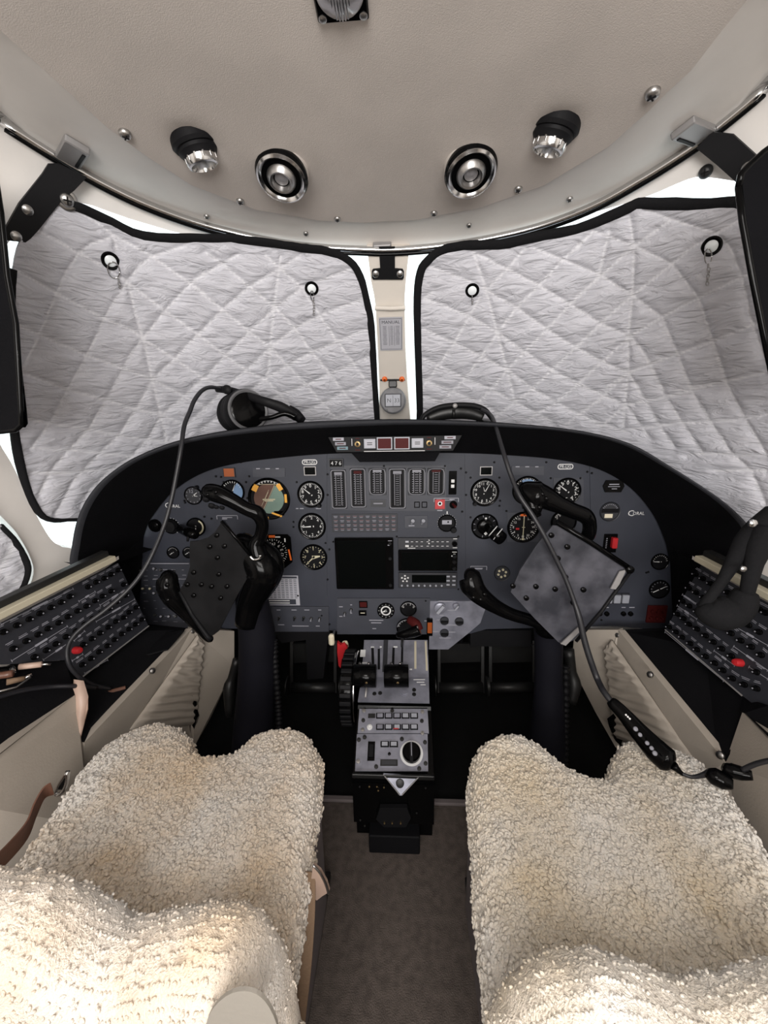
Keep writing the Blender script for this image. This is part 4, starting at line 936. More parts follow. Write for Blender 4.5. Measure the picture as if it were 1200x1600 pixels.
# lower centre row
gauge('small black and white round dial below the blank display', 603, 953, 13, n=12, inner=.92, needle=[(200,.5,.3)], name='round_gauge', z=.004, extra=lambda t, R_: sector(R_*.62, 0, 6.283, .0014, R_*.46, 24).build('white_ring', 'white', t))
gauge('small round flap dial left of the fuel quantity knobs', 638, 950, 12.5, n=14, inner=.9, nums=['0','1','2','3'], numsize=.24, start=160, sweep=140, name='flap_position_dial', z=.004)
gauge('wide black dial above the lever with the red knob', 636, 980, 16, n=16, start=165, sweep=150, inner=.9, name='trim_indicator', z=.004, extra=lambda t, R_: sector(R_*.98, radians(10), radians(170), .0060, R_*.93).build('white_rim', 'ink', t))
lamp('dark red square light right of the switch under the display', 568, 943, 13, 11, 'dred', 'gloss', z=.004)
lamp('small black square button with arrow under the dark red light', 567, 956, 12, 8, 'gloss', 'gloss', 'push_button', 'button', .004, .005, 'ivory')
t = thing('rocker_switch', 'brown rocker switch at the edge of the worn grey subpanel', 'switch', PF(671, 977, .006)); k = mpp(671, 977, YP)
MB().box((0, 0, .004), (9*k, 29*k, .010), None, .002).build('body', 'gloss', t); MB().box((0, 0, .0095), (7*k, 18*k, .003), None, .001).build('rocker', 'damber', t)
for x, y, lab in ((687,947,'large pale rotary fuel knob on the worn grey subpanel'),(712,944,'small pale rotary knob right of the large fuel knob')):
    r = 9 if x < 700 else 5; F = PF(x, y, .006); t = thing('rotary_knob', lab, 'knob', F)
    MB().lathe([(r*k, 0), (r*k*.95, .010), (r*k*.7, .012), (.0001, .012)], 18).build('skirt', 'panel3', t, smooth=True); MB().box((0, 0, .016), (r*1.7*k, r*.5*k, .012), Matrix.Rotation(.9, 4, 'Z'), .001).build('grip', 'key', t)
for x, y, lab in ((694,968,'left of the two black rotary knobs on worn grey subpanel'),(717,969,'right of the two black rotary knobs on worn grey subpanel'),(694,987,'lowest black rotary knob on the worn grey subpanel')):
    t = thing('rotary_knob', lab, 'knob', PF(x, y, .006)); MB().lathe([(7*k, 0), (6.5*k, .006), (.0001, .007)], 18).build('skirt', 'bezel', t, smooth=True); MB().box((0, 0, .010), (11*k, 3*k, .008), None, .001).build('grip', 'matte', t)
for x, y, lab in ((437,964,'toggle at left end of the lower left switch row'),(461,964,'toggle beside the yoke column in lower left row'),(475,964,'dark toggle in the lower left switch row'),(487,965,'left toggle of the pale pair under the charts'),(500,965,'right toggle of the pale pair under the charts'),(539,957,'small toggle in the grey plate beside the red lever'),(549,951,'upper pale toggle beside the red square light')):
    t = thing('toggle_switch', lab, 'switch', PF(x, y, .004)); MB().lathe([(.0045, 0), (.0045, .003), (.003, .004)], 12).build('collar', 'dull', t); MB().tube([(0, 0, .003), (0, -.004, .012)], [.0016, .0026], 8).build('lever', 'key' if y < 968 and x > 480 else 'dull', t, smooth=True)
t = thing('gear_handle', 'round ivory knob on a grey lever at lower centre', 'lever', PF(523, 985, .004)); MB().tube([(0, 0, 0), (0, .002, .045)], .004, 10).build('shaft', 'steel', t, smooth=True)
MB().box((0, .002, .052), (.017, .037, .016), None, .008).build('knob', 'ivory', t, smooth=True)
t = thing('emergency_pull', 'bright red pull handle beneath the ivory knob', 'handle', P(531, 1020, 1.06))
b = MB(world=True); q = [P(*a, 1.05) for a in ((527,1004),(532,1008),(538,1004),(543,1012),(541,1022),(534,1030),(532,1044),(529,1040),(527,1020))]; b.slab(q, (0, .012, 0)); b.build('grip', 'red', t)
b = MB(world=True); b.tube([P(536,1004,1.06), P(541,1003,1.06), P(543,1010,1.07)], .004, 8, smooth=4); b.build('latch', 'cream_ink', t, smooth=True)
b = MB(world=True); b.tube([P(533,1040,1.065), P(533,1030,1.12), P(533,1020,1.30)], .006, 8); b.build('shaft', 'dull', t, smooth=True)
# outboard right
t = thing('guarded_switch', 'black switch with red guard above the right yoke plate corner', 'switch', PF(952, 848)); k = mpp(952, 848, YP)
MB().box((0, 0, .002), (20*k, 30*k, .004), None, .001).build('base', 'gloss', t); MB().box((4*k, 2*k, .010), (8*k, 17*k, .014), None, .003).build('guard', 'red', t); b = MB(); [b.quad(-6*k, (8-3*i)*k, 2*k, 1*k, .0043) for i in range(6)]; b.build('lettering', 'ink', t)
for i, x in enumerate((949, 962, 975)):
    t = thing('rocker_switch', ['left', 'middle', 'right'][i]+' of three pale grey rocker switches at lower right', 'switch', PF(x, 934)); MB().box((0, 0, .002), (12.5*k, 18*k, .004)).build('frame', 'bezel', t); MB().box((0, 0, .006), (10.5*k, 14*k, .008), None, .002).build('rocker', 'key', t)
for x, lab in ((936,'far left'),(947,'second'),(973,'third'),(984,'far right')):
    t = thing('toggle_switch', lab+' small black knob beneath the three rockers', 'switch', PF(x, 958)); MB().lathe([(.0075, 0), (.007, .005), (.004, .006), (.0001, .012)], 16).build('knob', 'gloss', t, smooth=True)
t = thing('breaker_block', 'block of dark red guarded breakers at panel lower right corner', 'switch', PF(1024, 958)); MB().box((0, 0, .003), (30*k, 30*k, .006), None, .001).build('base', 'dred', t)
for x in (-9, 0, 9):
    for y in (6, -6): MB().lathe([(.0055, .006), (.005, .012), (.0001, .013)], 12, None, (x*k, y*k)).build('button', 'dred', t, smooth=True)
# lower left switches (222..300, 880..980)
for i, (x, y, mt_) in enumerate(((226,919,'cream_ink'),(237,919,'cream_ink'),(243,926,'ink'),(254,962,'ink'),(266,962,'ink'),(244,960,'dull'),(222,891,'dull'),(243,888,'ink2'),(253,890,'dull'),(273,892,'gloss'),(230,968,'dull'),(276,962,'dull'))):
    names_ = ['cream toggle at the left end beside left yoke grip','cream toggle just left of the lower yoke grip','grey toggle under the cream pair','pale toggle in the bottom row, first','pale toggle in the bottom row, second','dull toggle in the bottom row','dull knob in the top left corner of switch plate','faint toggle top row left','dull toggle in the top row','black button with bright glint, top row','dull button near the console corner','dull toggle by the cream trim corner']
    t = thing('toggle_switch', names_[i], 'switch', PF(x, y, .0025)); MB().lathe([(.0045, 0), (.0045, .003), (.003, .004)], 12).build('collar', 'dull', t); MB().tube([(0, 0, .003), (.003, .005, .012)], [.002, .0034], 8).build('lever', mt_, t, smooth=True)
# performance card
t = thing('performance_card', 'pale printed table card fixed beside the left yoke hub', 'card', PF(443, 922)); k = mpp(443, 922, YP)
MB().box((0, 0, .0008), (50*k, 50*k, .0012)).build('card', 'paper', t)
b = MB(); b.quad(0, 22*k, 46*k, 3*k, .0017); b.quad(-4*k, -19*k, 46*k, 9*k, .0017)
for i in range(11):
    for j in range(7): b.quad((-20+j*6.6)*k, (18-i*3)*k, 4.4*k, 1.0*k, .0017)
b.build('printing', 'panel', t); b = MB(); b.quad(-8*k, -17*k, 34*k, 1.4*k, .0019); b.quad(-8*k, -21*k, 34*k, 1.4*k, .0019); b.build('printing', 'white', t)

M['tealb'] = mat('blue_green_lens', (0.08, 0.15, 0.18), 0.5)
# ================================================================ ANNUNCIATOR UNDER THE HOOD
AY = 1.0
F = frame(P(616, 693, AY), (0, -1, .02)); t = thing('warning_light_panel', 'slim black warning light bar under the glareshield centre', 'warning panel', F); k = mpp(616, 693, AY)
def a2(px, py): return ((px-616)*k, (693-py)*k)
MB().prism([a2(*q) for q in ((513,682),(720,682),(707,705),(525,705))], -.012, .004).build('housing', 'matte', t)
MB().prism([a2(*q) for q in ((545,705),(690,705),(680,722),(560,722))], -.03, -.012).build('bracket', 'hood', t)
def rect(nm, x, y, w_, h_, z, d_, mt_): c = a2(x, y); MB().box((c[0], c[1], z), (w_*k, h_*k, d_)).build(nm, mt_, t)
for x, y, w_, mt_ in ((529,685,17,'ink'),(532,692,17,'ink2'),(535,699,17,'tealb'),(702,685,17,'ink'),(698,692,18,'ink2'),(695,699,18,'ink2')): rect('indicator_tile', x, y, w_, 5, .005, .003, mt_)
b = MB()
for x, y, w_ in ((529,685,9),(532,692,11),(535,699,10),(702,685,9),(698,692,12),(695,699,11),(559,684.5,6),(559,702,8),(670,684.5,6),(670,702,8)): c = a2(x, y); b.quad(c[0], c[1], w_*k, 1.3*k, .0068)
b.build('lettering', 'dred', t)
for x in (559, 670):
    c = a2(x, 693); MB().lathe([(4.6*k, .004), (4.4*k, .010), (2.4*k, .011), (2.2*k, .006)], 20, None, c, cap=False).build('test_ring', 'brass', t, smooth=True)
for x, w_, h_, mt_ in ((578,18,14.5,'paper'),(601,24,19,'dred'),(628,24,19,'dred'),(652,18,14.5,'paper')):
    c = a2(x, 692.5); MB().box((c[0], c[1], .006), (w_*k, h_*k, .006), None, .0006).build('button_frame', 'key', t); MB().box((c[0], c[1], .0092), ((w_-3.5)*k, (h_-3.5)*k, .002)).build('button_lens', mt_, t)
b = MB()
for x in (578, 652): c = a2(x, 692.5); b.quad(c[0], c[1]+1.4*k, 8*k, 1.4*k, .0104); b.quad(c[0], c[1]-1.4*k, 8*k, 1.4*k, .0104)
b.build('lettering', 'bezel', t)
b = MB(); c = a2(616, 704.5); b.box((c[0], c[1], .004), (95*k, 1*k, .002)); [b.box((a2(x, 690)[0], a2(x, 690)[1], .005), (.9*k, 11*k, .001)) for x in (550, 679)]; b.build('silver_edge', 'alu', t)
# ================================================================ SIDE CONSOLES
def world_slab(parent, name, mt, pts, ys, vec, smooth=False):
    mb = MB(world=True); mb.slab([P(a, b, y) for (a, b), y in zip(pts, ys)], vec); return mb.build(name, mt, parent, smooth)
def beam(parent, name, mt, a, b, w_, h_, up=(0, 0, 1), bev=.002):
    a, b = Vector(a), Vector(b); z = (b-a).normalized(); x = Vector(up).cross(z).normalized(); y = z.cross(x)
    F = Matrix(((x.x, y.x, z.x), (x.y, y.y, z.y), (x.z, y.z, z.z))).to_4x4(); F.translation = (a+b)/2
    mb = MB(world=True); mb.box((0, 0, 0), (w_, h_, (b-a).length), F, bev); return mb.build(name, mt, parent)
V3 = Vector
def side_console(side):
    L = side < 0; nm = 'left' if L else 'right'
    if L:
        far, farb, nearb = P(185,880,.94), P(232,978,.965), P(129,1057,.775)
        sillA, sillB = P(176,872,.89), P(-5,962,.64)
        top = ([(222,974),(300,982),(132,1160),(128,1150),(112,1070),(100,1028),(180,985)], [1.06,1.04,.68,.685,.77,.77,.93])
        pa = ([(300,982),(306,1000),(300,1130),(296,1168),(260,1290),(130,1290),(132,1160)], [1.03,1.03,1.0,.98,.85,.67,.68])
        pb = ([(300,982),(366,986),(366,1042),(330,1120),(303,1168),(298,1130)], [1.03,1.12,1.12,1.04,.97,.98])
        arm = ([(-60,1075),(20,1036),(102,1032),(113,1068),(117,1086),(0,1177),(-90,1250),(-130,1150)], [.60,.70,.76,.72,.70,.53,.45,.50])
        near = ([(117,1086),(121,1110),(128,1160),(140,1290),(90,1400),(0,1500),(-90,1560),(-90,1250),(0,1177)], [.70,.69,.68,.63,.58,.52,.45,.45,.53])
        scr = ((300,986),(237,1048),(133,1157))
    else:
        far, farb, nearb = P(1097,880,.94), P(1040,984,.965), P(1160,1087,.755)
        sillA, sillB = P(1092,872,.89), P(1210,934,.71)
        top = ([(1050,980),(967,984),(1133,1190),(1140,1178),(1158,1112),(1160,1087),(1090,1010)], [1.06,1.04,.68,.685,.74,.77,.93])
        pa = ([(966,984),(1133,1190),(1130,1300),(1040,1260),(975,1165),(955,1100),(948,1050)], [1.03,.68,.69,.80,.96,1.0,1.02])
        pb = ([(966,984),(898,984),(893,1040),(930,1112),(962,1168),(978,1160),(958,1100)], [1.03,1.12,1.12,1.04,.97,.96,1.0])
        arm = ([(1160,1089),(1200,1102),(1300,1190),(1340,1300),(1230,1180),(1164,1114),(1157,1112)], [.77,.70,.56,.50,.58,.72,.73])
        near = ([(1160,1112),(1200,1150),(1290,1250),(1290,1600),(1200,1500),(1130,1330),(1133,1192)], [.73,.65,.50,.45,.53,.64,.68])
        scr = ((966,992),(1017,1054),(1127,1180))
    t = thing('side_console', 'cream and black side console with gathered pocket, %s side of the cockpit' % nm, 'console', P(*((215,1010) if L else (1050,1010)), .95))
    world_slab(t, 'top_cover', 'black', top[0], top[1], (side*.012, 0, -.004))
    world_slab(t, 'side_panel', 'cream', pa[0], pa[1], (side*.018, 0, 0))
    world_slab(t, 'foot_panel', 'cream', pb[0], pb[1], (side*.018, .01, 0))
    world_slab(t, 'armrest', 'black', arm[0], arm[1], (side*.09, 0, -.05))
    world_slab(t, 'rear_side_panel', 'cream', near[0], near[1], (side*.02, 0, 0))
    beam(t, 'sill_trim', 'sill', sillA, sillB+(sillB-sillA)*.9, .022, .014)
    o_ = Vector((side*.016, 0, .012)); beam(t, 'sill_edge', 'dull', sillA+o_, sillB+o_+(sillB-sillA)*.9, .020, .016)
    dn = V3((side*.24, 0, -.15)); sA, sB = sillA+V3((0, .02, -.002)), sillB+(sillB-sillA)*.9+V3((0, 0, -.002)); mb = MB(world=True); mb.slab([sA, sB, sB+dn, sA+dn], (0, 0, -.008)); mb.build('outer_shelf', 'frame', t)
    # gathered pocket
    if L: q = [P(303,992,1.03), P(309,1000,1.035), P(303,1132,1.0), P(196,1140,.80)]
    else: q = [P(962,1000,1.03), P(955,1008,1.03), P(962,1150,.97), P(1105,1205,.72)]
    mb = MB(world=True); NU, NV = 90, 30; pv = []
    for i in range(NU+1):
        for j in range(NV+1):
            u, v = i/NU, j/NV; a = q[0].lerp(q[3], u); b = q[1].lerp(q[2], u); p = a.lerp(b, v)
            rip = sin(u*70+2.5*noise.noise(Vector((u*5, v*1.6, side))) + v*3)*.0030+noise.noise(Vector((u*16, v*3, 4)))*.003
            e = min(1, 6*v*(1-v)*2, 6*u*(1-u)*3); p = p+Vector((-side*(.012+(.010+rip)*e), 0, 0)); pv.append(p)
    fs = [(i*(NV+1)+j, (i+1)*(NV+1)+j, (i+1)*(NV+1)+j+1, i*(NV+1)+j+1) for i in range(NU) for j in range(NV)]
    thick(pv, fs, lambda i: Vector((side*.004, 0, 0)), mb); mb.build('gathered_pocket', 'cream', t, smooth='all')
    for a, b in scr:
        d_ = ray(a, b); Y = {0: 1.03, 1: .86, 2: .69}[scr.index((a, b))]; p = P(a, b, Y); F = frame(p+Vector((-side*.003, 0, 0)), Vector((-side, -.25, .3)))
        m2 = MB(world=True); m2.lathe([(.0075, -.004), (.0075, .001), (.005, .003), (.0001, .0036)], 20, F); m2.build('panel_screw', 'steel', t, smooth=True)
    if L: world_slab(t, 'tray', 'matte', [(222,994),(288,984),(262,1014),(184,1034)], [1.0,1.0,.93,.90], (0, 0, -.004))
    world_slab(t, 'pocket_latch', 'gloss', *(([(300,1086),(304,1098),(305,1112),(308,1122),(303,1140),(297,1146),(295,1118)], [.98]*7) if L else ([(962,1120),(971,1132),(975,1150),(970,1166),(962,1158),(955,1140),(952,1128)], [.95]*7)), (0, .012, 0))
    # breaker panel
    ex = (farb-far); n = ex.cross(nearb-farb).normalized()
    if n.dot(EYE-far) < 0: n = -n
    F = frame(far, n); Fi = F.inverted(); o0 = far
    def q2(px, py):
        d_ = ray(px, py); s = (o0-EYE).dot(n)/d_.dot(n); p = Fi @ (EYE+d_*s); return (p.x, p.y)
    t = thing('circuit_breaker_board', 'sloping black circuit breaker board with white legends on %s side' % nm, 'breaker panel', F)
    if L: ol = [(185,880),(232,978),(129,1057),(105,1031),(15,1038),(-50,1040),(-60,990),(0,972)]
    else: ol = [(1097,880),(1040,984),(1160,1087),(1215,1130),(1290,1180),(1330,990),(1200,935)]
    MB().prism([q2(*a) for a in ol], -.010, 0).build('board', 'cbp', t)
    b = MB()
    ed = [(232,978),(129,1057)] if L else [(1040,984),(1160,1087)]
    a_, b_ = Vector((*q2(*ed[0]), .001)), Vector((*q2(*ed[1]), .001)); b.tube([a_, b_], .0018, 8); b.build('bottom_edge', 'alu', t)
    if L:
        K = lambda L_: [(x/3.333, 860+y/3.333) for x, y in L_]
        rows = [K([(15,425),(85,390),(150,358),(205,328),(262,297),(315,270),(360,240),(455,190),(498,165),(540,145),(575,125),(612,103)]),
                K([(65,512),(133,472),(195,438),(247,407),(303,377),(350,345),(400,315),(447,290),(492,262),(530,238),(575,212),(640,178)]),
                K([(175,555),(238,520),(288,487),(340,450),(392,420),(437,385),(478,355),(522,327),(565,302),(605,268),(650,235)]),
                K([(430,490),(475,460),(517,430),(560,400),(600,370),(640,350),(668,322),(705,297)]),
                K([(425,595),(470,563),(512,528),(555,497),(592,465),(630,435),(668,410),(702,385),(735,360)])]
        redp = K([(392,520)])[0]
        lines = [K(a) for a in ([(5,385),(380,200)],[(60,575),(350,395)],[(410,265),(495,215)],[(225,570),(380,465)],[(520,285),(670,195)],[(375,575),(430,540)],[(440,640),(560,570)],[(500,370),(700,255)],[(385,470),(440,420)])]
    else:
        K = lambda L_: [(1020+x/6.667, 860+y/6.667) for x, y in L_]
        rows = [K([(455,250),(530,295),(610,345),(700,395),(790,440),(880,500),(960,550),(1060,590),(1115,615),(1180,650)]),
                K([(385,395),(460,440),(535,490),(610,540),(700,600),(790,650),(880,690),(960,730),(1005,780),(1115,850)]),
                K([(320,530),(390,580),(470,640),(560,700),(650,750),(740,800),(825,865),(925,940),(1035,1005),(1135,1090)]),
                K([(265,665),(330,710),(385,770),(470,820),(560,890),(640,955),(728,1025),(828,1100),(1090,1270)]),
                K([(180,800),(250,850),(315,905),(400,970),(470,1035),(560,1105),(655,1175),(740,1250),(838,1335),(960,1400),(1090,1440)])]
        redp = K([(915,1170)])[0]
        lines = [K(a) for a in ([(310,460),(450,555)],[(255,575),(460,715)],[(640,1045),(855,1200)],[(845,785),(1200,990)],[(845,1000),(1200,1250)],[(1005,1215),(1200,1340)],[(130,850),(740,1360)])]
    btn = None
    k = .0030
    for R_ in rows:
        for a in R_:
            c = q2(*a)
            if btn is None:
                btn = MB().lathe([(.0062, 0), (.0062, .003), (.0048, .0036), (.0044, .0105), (.0034, .0125), (.0001, .0128)], 14).build('circuit_breaker', 'gloss', t, smooth=True); tip = MB().lathe([(.0019, .0129), (.0014, .0133), (.0001, .0134)], 8).build('rating_mark', 'ink2', btn); q_ = btn
            else:
                q_ = btn.copy(); COL.objects.link(q_); q_.parent = t; w2 = tip.copy(); COL.objects.link(w2); w2.parent = q_
            q_.location = (c[0], c[1], 0)
    c = q2(*redp); o_ = MB().lathe([(.0085, 0), (.008, .012), (.006, .016), (.0001, .017)], 18).build('collared_breaker', 'red', t, smooth=True); o_.location = (c[0], c[1], 0)
    b = MB(); b2 = MB()
    for R_ in rows:
        for i, a in enumerate(R_):
            c = Vector(q2(*a)); e = Vector(q2(*R_[min(i+1, len(R_)-1)]))-Vector(q2(*R_[max(i-1, 0)])); ang = atan2(e.y, e.x); off = Vector((-sin(ang), cos(ang)))
            if off.y < 0: off = -off
            for kk in range(2):
                w_ = random.uniform(.010, .018); cc = c+off*(.0145-kk*.003); (b if random.random() < .5 else b2).quad(cc.x, cc.y, w_, .0013, .0005, ang)
    for l in lines:
        a_, b_ = Vector(q2(*l[0])), Vector(q2(*l[1])); e = b_-a_; c = (a_+b_)/2; ang = atan2(e.y, e.x); b.quad(c.x, c.y, e.length, .0011, .0006, ang)
        for q_ in (a_, b_): b.quad(q_.x, q_.y, .0011, .006, .0006, ang)
        b.quad(c.x, c.y, e.length*.22, .0045, .0007, ang)
    b.build('lettering', 'ink', t); b2.build('lettering', 'ink2', t)
side_console(-1); side_console(1)
t = thing('tan_strap', 'tan leather strap hanging between left armrest and console', 'strap', P(125,1110,.69)); world_slab(t, 'strap', 'tan', [(116,1062),(131,1064),(138,1088),(138,1108),(132,1130),(124,1162),(121,1150),(119,1115),(114,1096)], [.715,.715,.70,.69,.685,.675,.675,.685,.70], (-.004, .002, 0), 'all')
t = thing('pencil', 'small brown pencil stub lying on left console', 'pencil', P(186,1080,.82)); mb = MB(world=True); mb.tube([P(160,1083,.79), P(175,1080,.80), P(196,1074,.815)], [.001, .005, .004], 8); mb.build('barrel', 'leather', t, smooth=True)
t = thing('pencil', 'yellowish pencil lying on right console top', 'pencil', P(1095,1098,.80)); mb = MB(world=True); mb.tube([P(1074,1091,.84), P(1100,1098,.81), P(1117,1104,.79)], [.0015, .004, .002], 8); mb.build('barrel', 'brass', t, smooth=True)

# ================================================================ YOKES
def wtube(parent, name, mt, pts, smooth=5, n=14, flat=1.0):
    """pts: (px, py, Y, radius)"""
    mb = MB(world=True); mb.tube([P(a, b, y) for a, b, y, r in pts], [r for *_, r in pts], n, flat, smooth); return mb.build(name, mt, parent, smooth='all')
def ycap(parent, name, mt, px, py, Y, r, n_=(0, -1, 0), prof=None):
    mb = MB(world=True); mb.lathe([(a*r, b*r) for a, b in (prof or [(1, -.2), (1, .3), (.7, .6), (.0001, .7)])], 20, frame(P(px, py, Y), n_)); return mb.build(name, mt, parent, smooth=True)
t = thing('control_yoke', 'black control wheel with dark checklist plate before left panel', 'control wheel', P(400, 890, .90))
wtube(t, 'upper_grip', 'gloss', [(322,772,.89,.010),(327,769,.885,.020),(340,772,.88,.021),(360,781,.88,.018),(385,795,.885,.016),(402,802,.89,.018),(410,818,.895,.015),(407,838,.90,.015),(400,852,.90,.020),(405,872,.90,.026)])
wtube(t, 'lower_grip', 'gloss', [(258,896,.87,.010),(262,902,.865,.022),(262,916,.86,.026),(270,934,.86,.023),(285,952,.87,.017),(305,974,.88,.013),(324,996,.90,.010),(330,998,.90,.008)])
wtube(t, 'hub', 'gloss', [(372,842,.93,.018),(385,852,.92,.030),(402,875,.91,.040),(412,892,.91,.046),(404,915,.92,.040),(392,940,.93,.034),(385,975,.93,.030)], 5, 18)
mb = MB(world=True); mb.tube([P(a, b, y) for a, b, y in ((405,850,.93),(425,870,.92),(430,890,.92),(420,915,.92),(395,945,.93))], [.018,.022,.022,.020,.016], 14, 1, 5); mb.build('cross_bar', 'gloss', t, smooth='all')
mb = MB(world=True); mb.tube([P(a, b, .865) for a, b in ((391,869),(396,874),(405,873),(407,867))], .0035, 8, 1, 4); mb.build('chrome_clip', 'chrome', t, smooth='all')
wtube(t, 'column', 'boot', [(392,930,.945,.040),(398,965,.96,.046),(402,1000,.965,.050),(402,1060,.965,.053),(398,1120,.95,.056),(396,1180,.93,.062),(396,1230,.92,.065)], 4, 18)
for x, y, Y, r in ((331,790,.87,.008),(338,792,.87,.006),(347,793,.87,.006),(322,780,.87,.008)): ycap(t, 'trigger_switch', 'matte', x, y, Y, r, (0, -.6, -.5))
for x, y in ((337,769),(324,773)): ycap(t, 'grip_button', 'gloss', x, y, .862, .0045)
for x, y in ((261,914),(262,938)): ycap(t, 'grip_button', 'gloss', x, y, .838, .0055)
# plate
def yplate(t, pts, Y, mt, holes, hole_r, dY=0):
    pp = [(a, b) for a, b in pts]
    mb = MB(world=True); P3 = [P(a, b, Y(a, b)) for a, b in pp]; mb.slab(P3, (0, .004, 0)); mb.build('checklist_plate', mt, t)
    for i, (a, b) in enumerate(holes):
        mb = MB(world=True); F = frame(P(a, b, Y(a, b)-.001), (0, -1, 0)); r = hole_r
        mb.lathe([(r, 0), (r, .004), (r*.6, .0055), (.0001, .0055)], 14, F); mb.build('rivet', 'gloss', t, smooth=True)
LP = sp2([(346,817),(351,818)],1) if False else [(346,816),(350,814),(393,872),(392,894),(372,928),(342,986),(326,998),(318,994),(300,962),(281,922),(292,902),(297,885),(296,862),(297,846),(310,845),(325,840),(336,831),(342,822)]
yplate(t, LP, lambda a, b: .862+.0002*(a-300), 'plate', [(339,836),(328,854),(351,853),(340,871),(303,894),(342,897),(293,913),(315,913),(331,916),(355,916),(303,930),(345,934)], .0055)
wtube(t, 'plate_edge', 'gloss', [(346,814,.865,.004),(370,842,.872,.004),(395,872,.878,.004)], 1, 8)
wtube(t, 'plate_edge', 'matte', [(281,924,.860,.005),(300,960,.862,.005),(324,994,.865,.006),(330,999,.866,.008)], 1, 8)
t = thing('control_yoke', 'black control wheel with worn grey checklist plate before right panel', 'control wheel', P(840, 900, .90))
wtube(t, 'upper_grip', 'gloss', [(812,768,.89,.012),(820,768,.885,.024),(836,774,.88,.034),(852,778,.88,.026),(872,788,.88,.020),(895,798,.885,.018),(914,806,.89,.018),(921,818,.895,.015),(919,836,.90,.015),(905,852,.91,.014)])
wtube(t, 'trigger_housing', 'gloss', [(828,782,.875,.020),(832,794,.87,.022),(830,802,.87,.014),(842,798,.87,.012)], 4, 14)
wtube(t, 'lower_grip', 'gloss', [(728,900,.87,.012),(734,902,.865,.026),(738,916,.86,.028),(752,932,.86,.022),(775,948,.87,.017),(800,960,.88,.015),(826,968,.89,.014),(850,978,.90,.012)])
wtube(t, 'hub', 'gloss', [(893,850,.93,.020),(880,862,.92,.030),(862,885,.91,.040),(855,915,.92,.042),(857,945,.93,.036),(858,985,.94,.034)], 5, 18)
wtube(t, 'column', 'boot', [(857,930,.95,.040),(857,965,.96,.040),(857,1000,.965,.036),(857,1060,.965,.036),(857,1100,.955,.040),(855,1160,.94,.048),(855,1230,.93,.052)], 4, 18)
for x, y in ((848,772),(854,779),(843,793)): ycap(t, 'grip_button', 'gloss', x, y, .850, .0050)
for x, y in ((740,934),(751,937),(757,929)): ycap(t, 'grip_button', 'gloss', x, y, .838, .0050)
RPl = [(864,821),(882,822),(921,848),(978,888),(979,893),(968,915),(930,965),(897,1000),(880,1007),(872,1003),(835,966),(798,925),(812,892),(838,852)]
yplate(t, RPl, lambda a, b: .868-.00012*(a-800), 'plate2', [(861,836),(886,854),(871,872),(883,901),(837,916),(867,920),(911,921),(822,934),(895,941),(801,915)], .0060)
wtube(t, 'plate_edge', 'gloss', [(870,816,.852,.006),(920,846,.848,.006),(985,889,.842,.006)], 1, 8)
wtube(t, 'plate_edge', 'matte', [(985,893,.842,.004),(940,955,.848,.004),(900,1002,.852,.004)], 1, 8)
mb = MB(world=True); mb.slab([P(a, b, .840) for a, b in ((968,893),(979,890),(968,913),(962,921),(954,920))], (0, .003, 0)); mb.build('edge_clip', 'alu', t)
mb = MB(world=True); mb.slab([P(a, b, .845) for a, b in ((904,980),(909,984),(884,1009),(876,1006))], (0, .003, 0)); mb.build('edge_clip', 'alu', t)
ycap(t, 'clip_knob', 'gloss', 984, 890, .838, .009)
# shock-mounted mike lead adapter pieces in front of the panel
for lab, pts, st in (('black striped connector barrel hanging off the right selector dial', [(766,826,1.08,.014),(774,834,1.05,.020),(784,842,1.03,.018)], True), ('black connector barrel beside the small cream dial at left', [(283,826,1.09,.014),(297,832,1.06,.016),(305,836,1.04,.012)], False)):
    t = thing('connector_barrel', lab, 'connector', P(pts[1][0], pts[1][1], pts[1][2])); wtube(t, 'barrel', 'gloss', pts, 1, 18)
    if st:
        for (a0, a1) in (((764,837),(777,822)),((771,843),(785,826))): wtube(t, 'white_stripe', 'white', [(a0[0], a0[1], 1.028, .0012), ((a0[0]+a1[0])/2, (a0[1]+a1[1])/2, 1.025, .0012), (a1[0], a1[1], 1.028, .0012)], 1, 6)
    else: wtube(t, 'lever', 'matte', [(295,834,1.05,.005),(293,846,1.04,.003)], 1, 8)

# ================================================================ PEDALS AND FOOTWELL
def pedal(label, x0, dx, fl):
    t = thing('rudder_pedal', label, 'pedal', P(x0, 1040, 1.22)); s = fl
    world_slab(t, 'tread', 'dull', [(x0-34,1006),(x0+34,1006),(x0+34,1034),(x0-34,1036)], [1.24]*4, (0, .01, 0))
    for q in (-34, 34): beam(t, 'arm', 'dull', P(x0+q, 1000, 1.25), P(x0+q, 1082, 1.20), .012, .012)
    wtube(t, 'roller', 'dull', [(x0-34,1074,1.20,.018),(x0+34,1074,1.20,.018)], 1, 16)
    for q in (-40, 42):
        mb = MB(world=True); mb.lathe([(.034, -.002), (.034, .002), (.0001, .003)], 24, frame(P(x0+q, 1072, 1.19), (1, 0, 0))); mb.build('end_disc', 'dull', t, smooth=True)
    wtube(t, 'linkage', 'matte', [(x0,940,1.28,.008),(x0,1006,1.25,.008)], 1, 8)
pedal('dark metal rudder pedal just right of the pedestal', 720, 0, 1)
pedal('dark metal rudder pedal right of the left yoke column', 490, 0, -1)
pedal('dark rudder pedal outboard of the right yoke column', 800, 0, 1)
